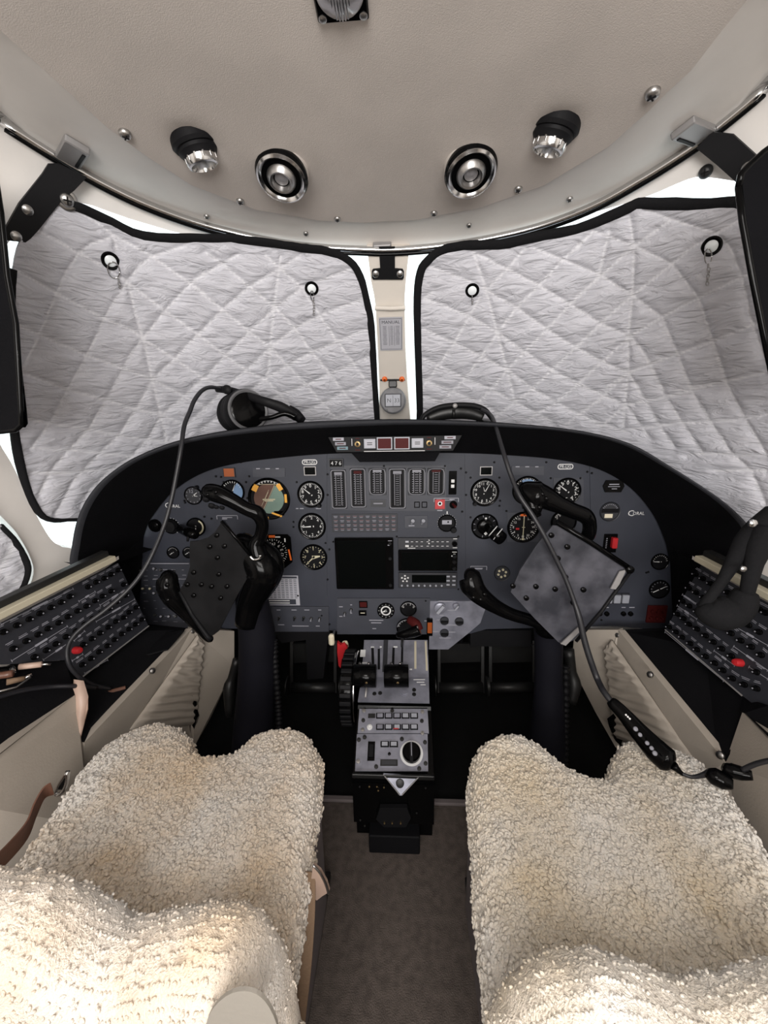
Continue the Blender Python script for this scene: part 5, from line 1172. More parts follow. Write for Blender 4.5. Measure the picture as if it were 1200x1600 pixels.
for lab, pts in (('black ribbed hose beside left yoke column', [(428,1000,.97),(430,1040,.96),(434,1090,.95),(436,1130,.93),(436,1180,.91)]), ('black ribbed hose beside right yoke column', [(884,1040,.97),(884,1100,.95),(883,1150,.93),(882,1200,.91)])):
    t = thing('ribbed_hose', lab, 'hose', P(*pts[1])); c, _r = spline([P(*q) for q in pts], [1]*len(pts), 24); mb = MB(world=True); mb.tube(c, [.0085+.0022*sin(i*1.6) for i in range(len(c))], 12); mb.build('hose', 'matte', t, smooth='all')
for lab, pts in (('dark metal strut standing between left column and pedal', [(370,1030,1.05,.012),(362,1060,1.04,.012),(358,1075,1.03,.018),(358,1120,1.0,.010)]), ('dark metal strut outboard of the right yoke column', [(888,1015,1.04,.016),(893,1050,1.03,.014),(897,1070,1.02,.020),(893,1100,1.0,.012)])):
    t = thing('foot_strut', lab, 'strut', P(*pts[0][:3])); wtube(t, 'strut', 'dull', pts, 3, 12)
for lab, pt in (('black plastic cover under the lower left subpanel', [(425,985),(516,985),(512,1000),(505,1060),(480,1062),(478,1000),(440,1005)]), ('black box under the right side of the worn grey subpanel', [(735,985),(830,985),(830,1010),(735,1010)])):
    t = thing('under_panel_cover', lab, 'cover', P(pt[0][0], pt[0][1], 1.13)); world_slab(t, 'cover', 'matte', pt, [1.13]*len(pt), (0, .08, 0))

# ================================================================ PEDESTAL
class PL:
    def __init__(s, a, b, c):
        s.o = a; n = (b-a).cross(c-a).normalized(); s.n = n if n.dot(EYE-a) > 0 else -n
        s.F = frame(a, s.n, (0, 1, 0) if abs(s.n.y) < .9 else (0, 0, 1)); s.Fi = s.F.inverted()
    def __call__(s, px, py): d_ = ray(px, py); p = s.Fi @ (EYE+d_*((s.o-EYE).dot(s.n)/d_.dot(s.n))); return (p.x, p.y)
PA = PL(P(569,1000,1.08), P(670,1000,1.08), P(565,1058,.98))
PB = PL(P(565,1058,.98), P(670,1058,.98), P(560,1097,.905))
PC_ = PL(P(560,1108,.90), P(668,1108,.90), P(556,1208,.77))
ped = thing('centre_pedestal', 'grey and black throttle pedestal standing between the two seats', 'pedestal', P(615, 1200, .80))
def pprism(pl, pts, z0, z1, name, mt, bev=0, par=None):
    mb = MB(world=True); mb.prism([pl(*q) for q in pts], z0, z1, pl.F); return mb.build(name, mt, par or ped)
def pbox(pl, px, py, w_, h_, z, d_, name, mt, ang=0, bev=0, par=None):
    c = pl(px, py); a, b = pl(px-w_/2, py), pl(px+w_/2, py); W_ = b[0]-a[0]; H_ = abs(pl(px, py-h_/2)[1]-pl(px, py+h_/2)[1])
    mb = MB(world=True); mb.box((0, 0, z+d_/2), (abs(W_), H_, d_), pl.F @ Matrix.Translation((c[0], c[1], 0)) @ Matrix.Rotation(ang, 4, 'Z'), bev); return mb.build(name, mt, par or ped)
def pcyl(pl, px, py, rp, prof, name, mt, par=None, n=24):
    c = pl(px, py); r = (pl(px+rp, py)[0]-c[0]); mb = MB(world=True); mb.lathe([(abs(r)*a, z) for a, z in prof], n, pl.F @ Matrix.Translation((c[0], c[1], 0))); return mb.build(name, mt, par or ped, smooth=True)
pprism(PA, [(569,1000),(668,1000),(670,1058),(565,1058)], -.004, 0, 'quadrant_plate', 'panel3')
pprism(PB, [(565,1058),(670,1058),(671,1098),(559,1096)], -.004, 0, 'quadrant_plate', 'panel3')
# body under the plates
a0, a1, a2_, a3 = P(568,1000,1.09), P(565,1058,.98), P(560,1100,.90), P(556,1210,.77)
xw0, xw1 = a2_.x-.002, P(671,1100,.90).x+.004
prof = [(1.10, a0.z-.006), (.98, a1.z-.006), (.905, a2_.z-.008), (.90, a2_.z-.016), (.768, a3.z-.010), (.757, a3.z-.012), (.757, .09), (.80, .07), (.80, .0), (1.40, .0), (1.40, .38)]
mb = MB(world=True); mb.loops([[(xw0, y, z) for y, z in prof], [(xw1, y, z) for y, z in prof]]); mb.build('housing', 'gloss', ped)
bz = P(600,1300,.80)
mb = MB(world=True); mb.box(((xw0+xw1)/2+.001, .775, .03), (.125, .05, .055), None, .004); mb.build('foot_block', 'black', ped)
mb = MB(world=True); mb.box(((xw0+xw1)/2, .752, .235), (xw1-xw0-.002, .006, .010), None, .002); mb.build('front_ledge', 'dull', ped)
PFt = PL(P(600,1215,.755), P(650,1215,.755), P(600,1290,.755))
pprism(PFt, [(594,1256),(636,1256),(642,1272),(634,1286),(600,1286),(588,1274)], 0, .010, 'connector_box', 'matte')
for x in (601, 613, 626): pcyl(PFt, x, 1279, 1.6, [(1, .010), (.8, .013), (.0001, .014)], 'stud', 'brass')
for x, y in ((577,1229),(589,1229),(600,1230),(591,1235),(562,1229),(665,1231),(563,1281),(651,1270),(570,1290)): pcyl(PFt, x, y, 1.5, [(1, 0), (.8, .002), (.0001, .003)], 'stud', 'brass' if x in (577,589,600,591) else 'dull')
# slots
for x0, y0, x1, y1, w_, mt_ in ((582,1012,583,1041,4.5,'dial'),(592,1014,592,1046,4,'dial'),(615,1012,614,1042,4,'dial'),(629,988,628,1040,3.5,'dial'),(649,1002,649,1045,3.6,'sill'),(665,1002,667,1048,3.2,'sill'),(603,1000,601,1050,8,'bezel')):
    c0, c1 = PA(x0, y0), PA(x1, y1); mb = MB(world=True); cx_, cy_ = (c0[0]+c1[0])/2, (c0[1]+c1[1])/2; L_ = math.hypot(c1[0]-c0[0], c1[1]-c0[1]); mb.box((0, 0, .0006), (w_*.0017, L_, .0012), PA.F @ Matrix.Translation((cx_, cy_, 0)) @ Matrix.Rotation(atan2(c1[1]-c0[1], c1[0]-c0[0])-pi/2, 4, 'Z')); mb.build('lever_slot', mt_, ped)
for x, y, w_, h_ in ((567,1021,8,11),(582,1011.5,5,2),(595,1011,3,2),(618,1011,6,2),(570,1036,8,2),(642,1046,4,2)): pbox(PA, x, y, w_, h_, 0, .0012, 'white_mark', 'white')
for x, y, w_ in ((655,1062,18),(657,1066,12),(661,1070,8)): pbox(PB, x, y, w_, 1.0, 0, .0008, 'legend', 'white')
# throttles
for lab, x0, x1 in (('throttle_lever', 553, 588), ('throttle_lever', 600.5, 638.5)):
    y = 1056; Y = .935
    lv = wtube(ped, lab, 'gloss', [(x0,y,Y,.028),(x0+.6,y,Y,.0295),(x1-.6,y,Y,.0295),(x1,y,Y,.028)], 1, 28)
    xm = (x0+x1)/2; rt = ped
    mb = MB(world=True); mb.lathe([(.004, 0), (.004, .003), (.0001, .005)], 14, frame(P(xm+2, y+10, Y-.026), (0, -.85, .5))); o_ = mb.build('button', 'brass', ped); 
    for q in ((-9, .003), (8, .003)):
        wtube(ped, 'lever_shaft', 'alu', [(xm+q[0], 1048, .95, .003), (xm+q[0], 1036, 1.0, .003)], 1, 8)
    for q in (-8, 6): pcyl(PA, xm+q, 1038, 2.6, [(1, 0), (.9, .006), (.0001, .008)], 'lever_stop', 'chrome')
wtube(ped, 'lever_shaft', 'alu', [(573,1070,.93,.003),(571,1090,.90,.003)], 1, 8)
# condition lever with dark knob
wtube(ped, 'condition_lever', 'gloss', [(621,992,1.0,.008),(632,991,.99,.012),(645,988,.99,.015),(655,984,.99,.015)], 3, 14)
wtube(ped, 'lever_knob', 'dred', [(640,968,1.03,.012),(650,975,1.01,.014),(655,985,1.0,.012)], 3, 14)
wtube(ped, 'lever_shaft', 'chrome', [(652,978,.985,.0022),(653,990,.98,.0022)], 1, 8); wtube(ped, 'lever_shaft', 'dull', [(629,994,1.0,.004),(628,1010,1.05,.004)], 1, 8)
# bits on plate B
pcyl(PB, 632, 1082, 6.5, [(1, 0), (1, .001), (.75, .0012), (.7, .004), (.0001, .005)], 'friction_knob', 'panel3')
for x, y, mt_ in ((594,1083,'dull'),(647,1078,'dull'),(647,1085,'dull'),(585,1084,'dull')): pcyl(PB, x, y, 3.2, [(1, 0), (.9, .0015), (.0001, .002)], 'screw', mt_)
# module C1 and C2
pprism(PC_, [(562,1109),(668,1109),(670,1147),(559,1147)], 0, .006, 'audio_module', 'panel3')
pprism(PC_, [(558,1148),(668,1148),(669,1206),(555,1206)], 0, .005, 'pressurisation_module', 'panel3')
for i in range(6): 
    x = 581+i*13.2
    if i: pbox(PC_, x, 1120.5, 12, 8.5, .006, .004, 'button_frame', 'gloss'); pbox(PC_, x, 1120.5, 8.5, 6, .0105, .002, 'push_button', 'key' if i > 3 else 'panel3')
    else: pbox(PC_, x, 1120, 11, 7, .006, .001, 'blank_cap', 'dull')
    if i: pbox(PC_, x, 1138, 12, 8.5, .006, .004, 'button_frame', 'gloss'); pbox(PC_, x, 1138, 8.5, 6, .0105, .002, 'push_button', 'key' if i != 1 else 'panel3')
pbox(PC_, 619, 1141.5, 8, 1.5, .0125, .001, 'red_mark', 'red')
pcyl(PC_, 578, 1138, 4.2, [(1, .006), (1, .009), (.6, .010), (.5, .007)], 'ring_knob', 'white')
for x, y in ((569,1112),(660,1114),(567,1142),(660,1147),(613,1112),(568,1127),(659,1128)): pcyl(PC_, x, y, 3, [(1, .006), (.9, .0085), (.0001, .009)], 'screw', 'dull' if x in (613,568,659) else 'steel')
for x, y in ((561,1157),(570,1153),(664,1161),(560,1191),(665,1194),(588,1199),(655,1202),(628,1156)): pcyl(PC_, x, y, 3.2, [(1, .005), (.9, .0075), (.0001, .008)], 'screw', 'dull' if (x, y) != (560,1191) else 'steel')
for x in (601.5, 615.5): pbox(PC_, x, 1164.5, 13, 9, .005, .004, 'button_frame', 'gloss'); pbox(PC_, x, 1164.5, 9, 6, .0095, .002, 'push_button', 'key')
pbox(PC_, 580.5, 1175, 11, 30, .005, .003, 'wheel_slot', 'gloss'); pbox(PC_, 580.5, 1175, 8, 20, .008, .006, 'thumb_wheel', 'matte', 0, .003)
pcyl(PC_, 608.5, 1179, 2.5, [(1, .005), (.8, .007), (.0001, .008)], 'indicator', 'gloss'); pbox(PC_, 608, 1193, 27, 10, .005, .002, 'display_frame', 'dull'); pbox(PC_, 608, 1193, 22, 6.5, .0072, .001, 'readout', 'bezel')
pcyl(PC_, 643, 1178, 18, [(1, .005), (1, .0056), (.92, .0056)], 'dial_ring', 'white', None, 40)
pcyl(PC_, 643, 1178, 14.5, [(1, .005), (.97, .016), (.8, .020), (.0001, .020)], 'cabin_knob', 'gloss', None, 40); pbox(PC_, 643, 1180, 5.5, 32, .018, .006, 'knob_grip', 'matte', 0, .002); pbox(PC_, 643, 1174, 1, 24, .0245, .0005, 'knob_line', 'ink')
b = MB(world=True)
for x, y, w_ in ((600,1115,30),(640,1115,16),(600,1131,24),(640,1131,20),(590,1146,18),(632,1146,20),(608,1157,20),(580,1157,10),(572,1168,2),(572,1174,2),(572,1180,2),(590,1187,10),(612,1202,14),(600,1202,10)):
    c = PC_(x, y); b.quad(c[0], c[1], w_*.0016, .0012, .0064, 0, PC_.F)
b.build('legends', 'ink2', ped)
# pennant bracket
PT = PL(P(599,1209,.755), P(654,1211,.755), P(626,1242,.735))
pprism(PT, [(599,1208),(655,1211),(628,1242),(624,1242)], 0, .003, 'triangular_bracket', 'panel3'); pcyl(PT, 625, 1223, 6.5, [(1, .003), (.95, .006), (.5, .007), (.0001, .007)], 'bracket_knob', 'dull')
for q in (((599,1209),(625,1241)), ((655,1212),(628,1241))): a, b_ = PT(*q[0]), PT(*q[1]); mb = MB(world=True); mb.tube([PT.F @ Vector((*a, .004)), PT.F @ Vector((*b_, .004))], .0014, 6); mb.build('bracket_rim', 'alu', ped)
# trim wheel
c = P(543, 1098, .93); WR = .098; Fw = frame(Vector((P(543,1098,.93).x, .985, P(543,1098,.93).z+.01)), (1, 0, 0))
mb = MB(world=True); mb.lathe([(WR*.3, -.016), (WR*.9, -.018), (WR*.98, -.016), (WR, -.010), (WR, .010), (WR*.98, .016), (WR*.9, .018), (WR*.3, .016)], 64, Fw); wh = mb.build('trim_wheel', 'gloss', ped, smooth=True)
b = MB(world=True)
for i in range(30): b.box((WR*1.0, 0, 0), (.008, .012, .030), Fw @ Matrix.Rotation(2*pi*i/30, 4, 'Z'), .0025)
b.build('grip_lugs', 'matte', wh)
mb = MB(world=True); mb.lathe([(WR*1.01, .0205), (WR*1.01, .0225), (WR*.97, .0235), (WR*.96, .0205)], 64, Fw, cap=False); mb.build('chrome_band', 'chrome', wh, smooth=True)

# ================================================================ SEATS
def wool(p, n, amp, sc=1.0):
    v = p*sc
    c = noise.voronoi(v*95)[0]; d1 = c[0]
    h = (.62-min(1.0, d1*1.25))*.95 + noise.noise(v*45)*.55 + noise.noise(v*140)*.45 + noise.noise(v*16)*.5
    return p + n*(amp*h) + Vector((noise.noise(v*70+Vector((9, 0, 0))), noise.noise(v*70+Vector((0, 9, 0))), 0))*amp*.5
_bm = bmesh.new(); bmesh.ops.create_icosphere(_bm, subdivisions=1, radius=1.0); ICO_V = [v.co.copy() for v in _bm.verts]; ICO_F = [tuple(v.index for v in f.verts) for f in _bm.faces]; _bm.free()
TV = []
for _i in range(24):
    r_ = random.Random(_i); L_ = r_.uniform(1.2, 1.9); k_ = r_.uniform(-.35, .35); o_ = []
    for v in ICO_V:
        q = v*(1+.18*noise.noise(v*1.7+Vector((_i*3.3, 0, 0)))); x = q.x*L_; o_.append(Vector((x, q.y*.85+k_*x*x*.5, q.z*.75)))
    TV.append(o_)
def tufts(mb, pn, dens_, k=1.0):
    """curly tufts that stand on the fleece"""
    for p, n in pn:
        if random.random() > dens_: continue
        r = random.uniform(.0022, .0042)*k; a = random.uniform(0, 2*pi); t1 = n.cross(Vector((cos(a), sin(a), .3))).normalized(); t2 = n.cross(t1); tl = random.uniform(-.5, .5)
        t1 = (t1+n*tl).normalized(); nn = t1.cross(t2).normalized()
        if nn.dot(n) < 0: nn = -nn
        o = p+n*r*.25; k0 = len(mb.v); V_ = random.choice(TV)
        mb.v.extend([o+t1*(v.x*r)+t2*(v.y*r)+nn*(v.z*r) for v in V_]); mb.f.extend([(f[0]+k0, f[1]+k0, f[2]+k0) for f in ICO_F])
def cushion(name, mt, parent, outline, ztop, R_, side_h, step, amp):
    ol = dens(outline, step); v, f = fill(ol, [], step); n = len(v)
    ix = {}
    for i, p in enumerate(v): ix[(round(p[0], 5), round(p[1], 5))] = i
    cnt = {}
    for t_ in f:
        for a in range(len(t_)):
            x, y = t_[a], t_[(a+1) % len(t_)]; k = (min(x, y), max(x, y)); cnt[k] = None if k in cnt else (x, y)
    bed = [e for e in cnt.values() if e]; bset = set(i for e in bed for i in e)
    pts = []; nr = []
    for p in v:
        d_ = edist(p, outline)
        u = min(1, d_/R_); z = ztop - R_*(1-sqrt(max(0, 1-(1-u)**2)))*.8
        z += .012*noise.noise(Vector((p[0]*6, p[1]*6, ztop*3)))
        pts.append(Vector((p[0], p[1], z)))
        if u < 1:
            e = 1e-3; gx = edist((p[0]+e, p[1]), outline)-edist((p[0]-e, p[1]), outline); gy = edist((p[0], p[1]+e), outline)-edist((p[0], p[1]-e), outline)
            g = Vector((-gx, -gy, 0)); g = g.normalized() if g.length > 1e-6 else Vector((0, 0, 0)); nr.append((g*(1-u)+Vector((0, 0, max(.05, u)))).normalized())
        else: nr.append(Vector((0, 0, 1)))
    fs = [tuple(t_) for t_ in f]
    # skirt
    prev = {i: i for i in bset}; K = max(2, int(side_h/step))
    outn = {}
    for (a, b) in bed:
        e = Vector((v[b][0]-v[a][0], v[b][1]-v[a][1], 0)); nn = Vector((e.y, -e.x, 0)).normalized()
        for i in (a, b): outn[i] = outn.get(i, Vector((0, 0, 0)))+nn
    for k in range(1, K+1):
        cur = {}
        for i in bset:
            o_ = outn[i].normalized(); q = pts[i]+Vector((0, 0, -side_h*k/K))+o_*(.004*sin(pi*min(1, k/K)))
            cur[i] = len(pts); pts.append(q) if False else None; pts_new = q; pts.append(pts_new); nr.append(o_)
        for (a, b) in bed: fs.append((prev[b], prev[a], cur[a], cur[b]))
        prev = cur
    w_ = [wool(p, q, amp) for p, q in zip(pts, nr)]
    mb = MB(world=True); mb.add(w_, fs); tufts(mb, list(zip(w_, nr)), .5); return mb.build(name, mt, parent, smooth='all')
ZS = .40
def xy(px, py, z=ZS): p = PZ(px, py, z); return (p.x, p.y)
def seat(label, mt, out_px, rear, Yb, back_px, bx, panel_px):
    t = thing('pilot_seat', label, 'seat', ((rear[0][0]+rear[1][0])/2, .42, 0))
    o2 = sp2([xy(*q) for q in out_px], 3, False)+rear
    if sum(a[0]*b[1]-b[0]*a[1] for a, b in zip(o2, o2[1:]+o2[:1])) < 0: o2 = o2[::-1]
    cushion('sheepskin_cushion', mt, t, o2, ZS, .045, .050, .0042, .0052)
    xs = [p[0] for p in o2]; cx = (min(xs)+max(xs))/2; wx = max(xs)-min(xs)
    yy = [p[1] for p in o2]
    mb = MB(world=True); mb.box((cx, .39, .24), (wx-.040, .38, .22), None, .02); mb.build('seat_base', 'seatside', t, smooth=True)
    for sx in (-1, 1):
        for y in (.26, .56): mb = MB(world=True); mb.box((cx+sx*(wx/2-.06), y, .075), (.03, .04, .15), None, .004); mb.build('leg', 'dull', t)
    for sx in (-1, 1): mb = MB(world=True); mb.box((cx+sx*(wx/2-.06), .42, .012), (.035, .55, .02), None, .003); mb.build('floor_rail', 'dull', t)
    # backrest
    prof = spline([P(a, b, Yb) for a, b in back_px], None, 6); prof.sort(key=lambda p: p.x)
    def ztop(x):
        if x <= prof[0].x: return prof[0].z
        for a, b in zip(prof, prof[1:]):
            if a.x <= x <= b.x: return a.z+(b.z-a.z)*(x-a.x)/max(1e-6, b.x-a.x)
        return prof[-1].z
    RB = .042; NX = int((bx[1]-bx[0])/.0042); rows = []; nrows = []; x0, x1 = bx
    for i in range(NX+1):
        x = x0+(x1-x0)*i/NX; zt = ztop(x); e = min(x-x0, x1-x, .06)/.06; rr = RB*(1-(1-e)**2)**.5+.002; r = []; nl = []
        for j in range(46):
            if j < 15: q = Vector((x, Yb+rr, zt-rr-.004*(15-j))); nn = Vector((0, 1, 0))
            elif j < 31: a = pi*(j-15)/15; q = Vector((x, Yb+rr*cos(a), zt-rr+rr*sin(a))); nn = Vector((0, cos(a), sin(a)))
            else: q = Vector((x, Yb-rr-.0006*(j-30), zt-rr-.0115*(j-30))); nn = Vector((0, -1, 0))
            r.append(wool(q, nn, .0050)); nl.append(nn)
        rows.append(r); nrows.append(nl)
    pv = [p for r in rows for p in r]; m_ = 46; fs = [(i*m_+k, (i+1)*m_+k, (i+1)*m_+k+1, i*m_+k+1) for i in range(NX) for k in range(m_-1)]
    mb = MB(world=True); mb.add(pv, fs); tufts(mb, [(p, nq) for r_, nr_ in zip(rows, nrows) for p, nq in zip(r_, nr_)], .7, .55); mb.build('sheepskin_backrest', mt, t, smooth='all')
    mb = MB(world=True); mb.box(((x0+x1)/2, Yb+.004, .36), (x1-x0-.08, .045, .16), None, .02); mb.build('backrest_frame', 'seatback', t, smooth=True)
    if panel_px:
        v = [P(a, b, Yb-.053) for a, b in panel_px]; mb = MB(world=True); mb.slab(v, (0, .003, 0)); mb.build('back_panel', 'seatback', t)
    return t
seat('left pilot seat covered in cream sheepskin with notched front edge', 'wool', [(436,1560),(450,1480),(468,1380),(484,1290),(495,1225),(497,1188),(496,1158),(475,1134),(447,1124),(415,1128),(390,1141),(370,1158),(345,1168),(312,1168),(300,1158),(293,1138),(275,1125),(245,1121),(205,1132),(162,1158),(124,1195),(90,1246),(34,1322),(-22,1396)],
     [(-.50, .22), (-.10, .22)], .27, [(-220,1400),(-100,1395),(0,1402),(50,1410),(105,1438),(155,1470),(200,1478),(250,1464),(310,1456),(365,1464),(405,1496),(432,1545),(448,1600),(455,1640)], (-.50, -.072), sp2([(318,1640),(322,1600),(336,1572),(362,1552),(392,1550),(415,1566),(432,1600),(436,1640)], 3, False))
seat('right pilot seat covered in cream sheepskin with notched front edge', 'wool2', [(776,1590),(764,1500),(753,1400),(743,1290),(737,1225),(739,1183),(745,1160),(770,1145),(800,1140),(832,1150),(862,1168),(890,1190),(918,1201),(942,1200),(955,1188),(962,1165),(978,1150),(1012,1150),(1055,1162),(1098,1184),(1134,1222),(1166,1262),(1200,1312),(1240,1372),(1285,1440)]
     ,
     [(.54, .22), (.125, .22)], .25, [(745,1680),(770,1625),(795,1597),(830,1568),(870,1550),(930,1541),(985,1550),(1040,1572),(1090,1588),(1140,1588),(1200,1576),(1300,1560),(1400,1560)], (.105, .50), None)

# belts
def ribbon(t, name, mt, pts, w_, thk=.0025):
    """pts: world centre points with width direction vectors"""
    mb = MB(world=True); c = spline([p for p, d_ in pts], None, 5); dd = spline([d_ for p, d_ in pts], None, 5); L_ = []
    for i, (p, d_) in enumerate(zip(c, dd)):
        t_ = (c[min(i+1, len(c)-1)]-c[max(i-1, 0)]).normalized(); d_ = (d_-t_*d_.dot(t_)).normalized(); n_ = t_.cross(d_)
        L_.append([p-d_*w_/2-n_*thk/2, p+d_*w_/2-n_*thk/2, p+d_*w_/2+n_*thk/2, p-d_*w_/2+n_*thk/2])
    mb.loops(L_); return mb.build(name, mt, t, smooth=True)
V = Vector
t = thing('seat_belt', 'brown seat belt between left seat and cream side panel', 'seat belt', P(60,1290,.50))
ribbon(t, 'webbing', 'leather', [(P(-60,1400,0.380), V((0, .6, 1))), (P(0,1345,0.440), V((0, .6, 1))), (P(40,1300,0.490), V((0, .3, 1))), (P(55,1265,0.525), V((.1, .1, 1))), (P(68,1240,0.550), V((.3, 0, 1))), (P(82,1232,0.560), V((.5, .2, .8)))], .030)
mb = MB(world=True); mb.tube([P(a, b, .57) for a, b in ((86,1238),(92,1226),(100,1214),(106,1206),(104,1224),(98,1236),(90,1242),(86,1238))], .0035, 8, 1, 3); mb.build('buckle', 'chrome', t, smooth='all')
mb = MB(world=True); mb.slab([P(a, b, .568) for a, b in ((90,1234),(97,1218),(104,1212),(105,1222),(99,1234))], (0, .006, 0)); mb.build('latch', 'gloss', t)
t = thing('seat_belt', 'tan seat belt hanging beside the aisle edge of left seat', 'seat belt', P(478,1480,.40))
ribbon(t, 'webbing', 'belt', [(P(484,1362,.46), V((1, 0, .2))), (P(484,1400,.445), V((1, .1, 0))), (P(482,1450,.42), V((1, .1, 0))), (P(476,1520,.38), V((1, .1, 0))), (P(466,1600,.33), V((1, .1, 0))), (P(458,1680,.29), V((1, .1, 0)))], .017)
mb = MB(world=True); mb.slab([P(a, b, .455) for a, b in ((489,1353),(500,1362),(510,1380),(514,1394),(504,1400),(495,1407),(488,1404),(486,1375))], (0, .008, -.004)); mb.build('buckle', 'tan', t)
mb = MB(world=True); mb.tube([P(a, b, .452) for a, b in ((489,1352),(500,1364),(509,1382),(513,1396))], .0018, 8, 1, 3); mb.build('buckle_rim', 'steel', t, smooth='all')

# ================================================================ HEADSETS AND CABLES
M['ring'] = mat('ring_grey', (0.11, 0.11, 0.115), 0.35, spec=.4)
t = thing('headset', 'black aviation headset lying on the glareshield before left shade', 'headset', P(385, 645, 1.12))
F = frame(P(388, 641, 1.05), V((.66, -.74, .10)))
mb = MB(world=True); mb.lathe([(.034, -.110), (.050, -.104), (.056, -.080), (.051, -.074), (.056, -.066), (.055, -.064), (.050, -.058), (.056, -.050), (.055, -.040), (.050, -.036), (.056, -.030), (.056, -.010), (.052, .0)], 40, F, cap=True); mb.build('ear_cup', 'matte', t, smooth=True)
mb = MB(world=True); mb.lathe([(.052, -.004), (.053, .002), (.049, .006), (.045, .003), (.045, -.002)], 40, F, cap=False); mb.build('ear_ring', 'ring', t, smooth=True)
mb = MB(world=True); mb.lathe([(.045, .001), (.038, .004), (.0001, .006)], 40, F); mb.build('cup_cover', 'gloss', t, smooth=True)
wtube(t, 'headband', 'matte', [(338,608,1.10,.008),(358,610,1.08,.010),(385,618,1.06,.010),(415,628,1.05,.012),(438,636,1.06,.014),(455,645,1.07,.012),(470,655,1.08,.008)], 5, 12, .6)
wtube(t, 'yoke_arm', 'gloss', [(405,655,1.04,.006),(425,652,1.04,.006),(445,646,1.05,.007),(462,652,1.06,.010)], 4, 10)
wtube(t, 'band_pad', 'black', [(450,640,1.08,.014),(462,648,1.09,.016),(474,658,1.10,.010)], 4, 12)
ycap(t, 'hinge', 'matte', 355, 609, 1.06, .012)
wtube(t, 'cable', 'rubber', [(346,608,1.09,.005),(330,605,1.06,.005),(316,610,1.03,.005),(304,625,1.00,.005),(297,642,.97,.005),(288,665,.93,.005),(283,700,.90,.005),(276,740,.885,.0048),(268,780,.87,.0048),(257,820,.85,.0048),(240,862,.835,.0048),(222,895,.815,.0048),(200,922,.795,.0046),(165,953,.765,.0046),(135,975,.742,.0045),(114,995,.725,.0045),(105,1015,.715,.0045),(108,1038,.71,.0045),(122,1056,.72,.0045),(145,1070,.755,.0045),(172,1076,.795,.004)], 6, 10)
t = thing('headset', 'black headset standing on the glareshield right of the compass', 'headset', P(712, 650, 1.12))
wtube(t, 'headband', 'matte', [(657,662,1.08,.006),(664,648,1.08,.006),(685,637,1.08,.007),(712,633,1.08,.007),(740,634,1.08,.007),(758,641,1.08,.007),(770,656,1.08,.006)], 6, 12)
wtube(t, 'band_pad', 'dull', [(668,654,1.095,.012),(690,646,1.10,.018),(712,643,1.10,.020),(735,645,1.10,.018),(755,652,1.095,.012)], 5, 14)
for x in (672, 757): ycap(t, 'ear_cup', 'gloss', x, 664, 1.10, .026, (0, -.3, 1), [(.9, -.8), (1, -.2), (1, .3), (.8, .45), (.0001, .5)])
ycap(t, 'band_clip', 'alu', 711, 634, 1.07, .006); wtube(t, 'clip_strap', 'dull', [(709,640,1.078,.004),(709,652,1.078,.004)], 1, 8)
t = thing('headset_cable', 'black cable hanging across the right panel to a remote box', 'cable', P(850, 830, .86))
wtube(t, 'cable', 'rubber', [(752,640,1.07,.005),(766,648,1.04,.005),(773,662,.99,.005),(780,685,.94,.005),(789,715,.90,.005),(799,745,.88,.005),(812,775,.855,.005),(832,805,.84,.005),(852,840,.83,.005),(872,880,.825,.005),(884,905,.82,.005),(897,940,.81,.005),(905,965,.80,.0065),(913,1000,.79,.0065),(922,1030,.78,.0065),(933,1060,.77,.0065),(943,1080,.735,.0065),(955,1096,.715,.006)], 6, 10)
wtube(t, 'remote_box', 'gloss', [(953,1094,.715,.008),(958,1099,.71,.012),(975,1116,.69,.014),(1000,1145,.66,.018),(1025,1172,.63,.022),(1043,1188,.612,.022),(1052,1195,.604,.011)], 5, 20, .75)
for x, y, Y, r, mt_ in ((978,1117,.670,.0018,'white'),(981,1120,.668,.0018,'white'),(984,1123,.666,.0018,'white'),(993,1139,.646,.004,'ink2'),(1000,1148,.638,.0035,'ink2'),(1011,1161,.622,.0035,'ink2'),(1018,1169,.614,.0035,'ink2'),(1023,1177,.606,.004,'ink2')): ycap(t, 'control_button', mt_, x, y, Y, r, (0, -.7, .7))
wtube(t, 'strain_relief', 'gloss', [(1052,1196,.604,.008),(1060,1204,.60,.005),(1068,1211,.595,.003)], 2, 10)
wtube(t, 'lead', 'rubber', [(1064,1208,.597,.003),(1080,1214,.59,.003),(1095,1212,.585,.004),(1108,1208,.58,.006)], 4, 8)
t = thing('cable_plug', 'black plug pair lying on the outer edge of right seat', 'plug', P(1135,1210,.62))
wtube(t, 'plug_body', 'gloss', [(1104,1206,.58,.007),(1114,1212,.575,.014),(1130,1220,.568,.014),(1146,1226,.56,.007)], 3, 12)
wtube(t, 'plug_body', 'gloss', [(1130,1198,.58,.007),(1142,1204,.575,.012),(1158,1208,.568,.011),(1176,1212,.56,.007)], 3, 12)
wtube(t, 'lead', 'rubber', [(1160,1203,.565,.004),(1180,1194,.555,.004),(1205,1188,.54,.004),(1260,1180,.52,.004)], 4, 8)
t = thing('breathing_mask', 'black breathing mask hanging over the right breaker board', 'mask', P(1130,930,.80))
wtube(t, 'mask_body', 'binding', [(1096,945,0.725,0.0110),(1104,952,0.720,0.0239),(1122,958,0.715,0.0313),(1142,955,0.715,0.0313),(1158,944,0.715,0.0258),(1166,925,0.715,0.0184)], 5, 16)
wtube(t, 'strap', 'binding', [(1100,950,0.725,0.0129),(1112,930,0.725,0.0092),(1128,908,0.735,0.0092),(1145,880,0.745,0.0129),(1165,850,0.755,0.0202),(1185,828,0.765,0.0221),(1215,805,0.765,0.0239)], 5, 14)
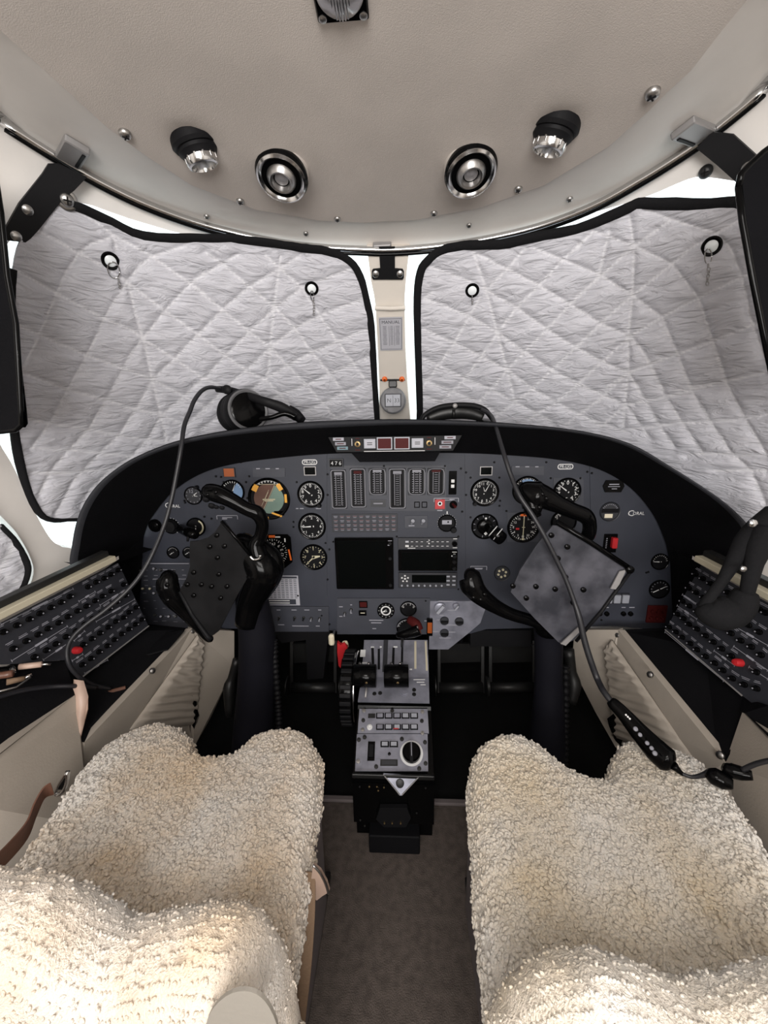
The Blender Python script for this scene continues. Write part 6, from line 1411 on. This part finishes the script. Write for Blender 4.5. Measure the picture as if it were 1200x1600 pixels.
wtube(t, 'strap', 'binding', [(1166,932,0.715,0.0110),(1172,905,0.715,0.0129),(1178,880,0.725,0.0147),(1186,855,0.735,0.0202),(1200,830,0.745,0.0221)], 5, 14)
ycap(t, 'snap_stud', 'chrome', 1176, 818, .735, .0075); ycap(t, 'snap_stud', 'steel', 1161, 889, .705, .0055)
# belt/plug tangle at the left edge
t = thing('headset_plugs', 'pair of brass and chrome headset plugs at left edge of armrest', 'plug', P(30,1050,.66))
wtube(t, 'plug', 'gloss', [(-60,1052,.62,.008),(-10,1050,.65,.009),(22,1046,.67,.008)], 3, 12); wtube(t, 'plug_barrel', 'tan', [(30,1042,.675,.006),(65,1038,.69,.006)], 1, 12); wtube(t, 'plug_tip', 'chrome', [(65,1038,.69,.003),(80,1038,.70,.0025)], 1, 8)
wtube(t, 'plug', 'leather', [(-60,1058,.62,.007),(-5,1056,.64,.007),(20,1052,.65,.007)], 2, 12); wtube(t, 'plug_collar', 'chrome', [(16,1050,.66,.008),(24,1046,.665,.008)], 1, 12); wtube(t, 'plug_barrel', 'belt', [(10,1066,.64,.006),(38,1060,.66,.005)], 1, 12); wtube(t, 'plug_tip', 'chrome', [(38,1060,.66,.004),(50,1054,.67,.003)], 1, 8)
wtube(t, 'lead', 'rubber', [(-40,1100,.56,.0045),(0,1088,.60,.0045),(40,1078,.64,.0045),(80,1073,.68,.0045),(118,1072,.71,.0045),(150,1074,.76,.0045)], 5, 10)
wtube(t, 'bracket', 'steel', [(0,1080,.60,.002),(25,1074,.63,.002),(48,1058,.65,.002)], 1, 6)

# ================================================================ GROUPS OF REPEATS
GR = {'trim_screw': 'screws along the headliner and trim band', 'orange_screw': 'orange screws on the centre post', 'rail_bracket': 'black brackets of the curtain rail', 'rail_clip': 'silver clips on the curtain rail',
  'reading_light': 'eyeball lights in the headliner', 'air_outlet': 'air outlets in the headliner', 'sun_shield': 'quilted shades in the cockpit windows', 'suction_cup': 'suction cups on the window shades', 'sun_visor': 'black sun visors',
  'round_gauge': 'small round gauges on the instrument panel', 'altimeter': 'altimeters on the instrument panel', 'standby_horizon': 'standby horizons on the instrument panel', 'horizontal_situation_indicator': 'compass indicators on the instrument panel',
  'trim_dial': 'tiny trim dials on the left panel', 'annunciator_lamp': 'square lamps on the instrument panel', 'push_button': 'square push buttons on the centre panel', 'engine_strip_gauge': 'vertical strip gauges in the engine cluster',
  'toggle_switch': 'toggle switches on the instrument panel', 'rocker_switch': 'rocker switches on the instrument panel', 'rotary_knob': 'rotary knobs on the worn grey subpanel', 'guarded_switch': 'guarded switches on the instrument panel',
  'side_console': 'side consoles of the cockpit', 'circuit_breaker_board': 'circuit breaker boards on the side consoles', 'control_yoke': 'control wheels before the two seats', 'rudder_pedal': 'rudder pedals in the footwells', 'ribbed_hose': 'ribbed hoses beside the yoke columns',
  'foot_strut': 'struts in the footwells', 'under_panel_cover': 'covers under the instrument panel', 'pilot_seat': 'sheepskin covered pilot seats', 'seat_belt': 'seat belts of the left seat', 'headset': 'headsets on the glareshield', 'connector_barrel': 'connector barrels in front of the panel', 'pencil': 'pencils on the consoles'}
for o in COL.objects:
    if o.parent is None and 'category' in o:
        b_ = o.name.split('.')[0]
        if b_ in GR and 'group' not in o: o['group'] = GR[b_]
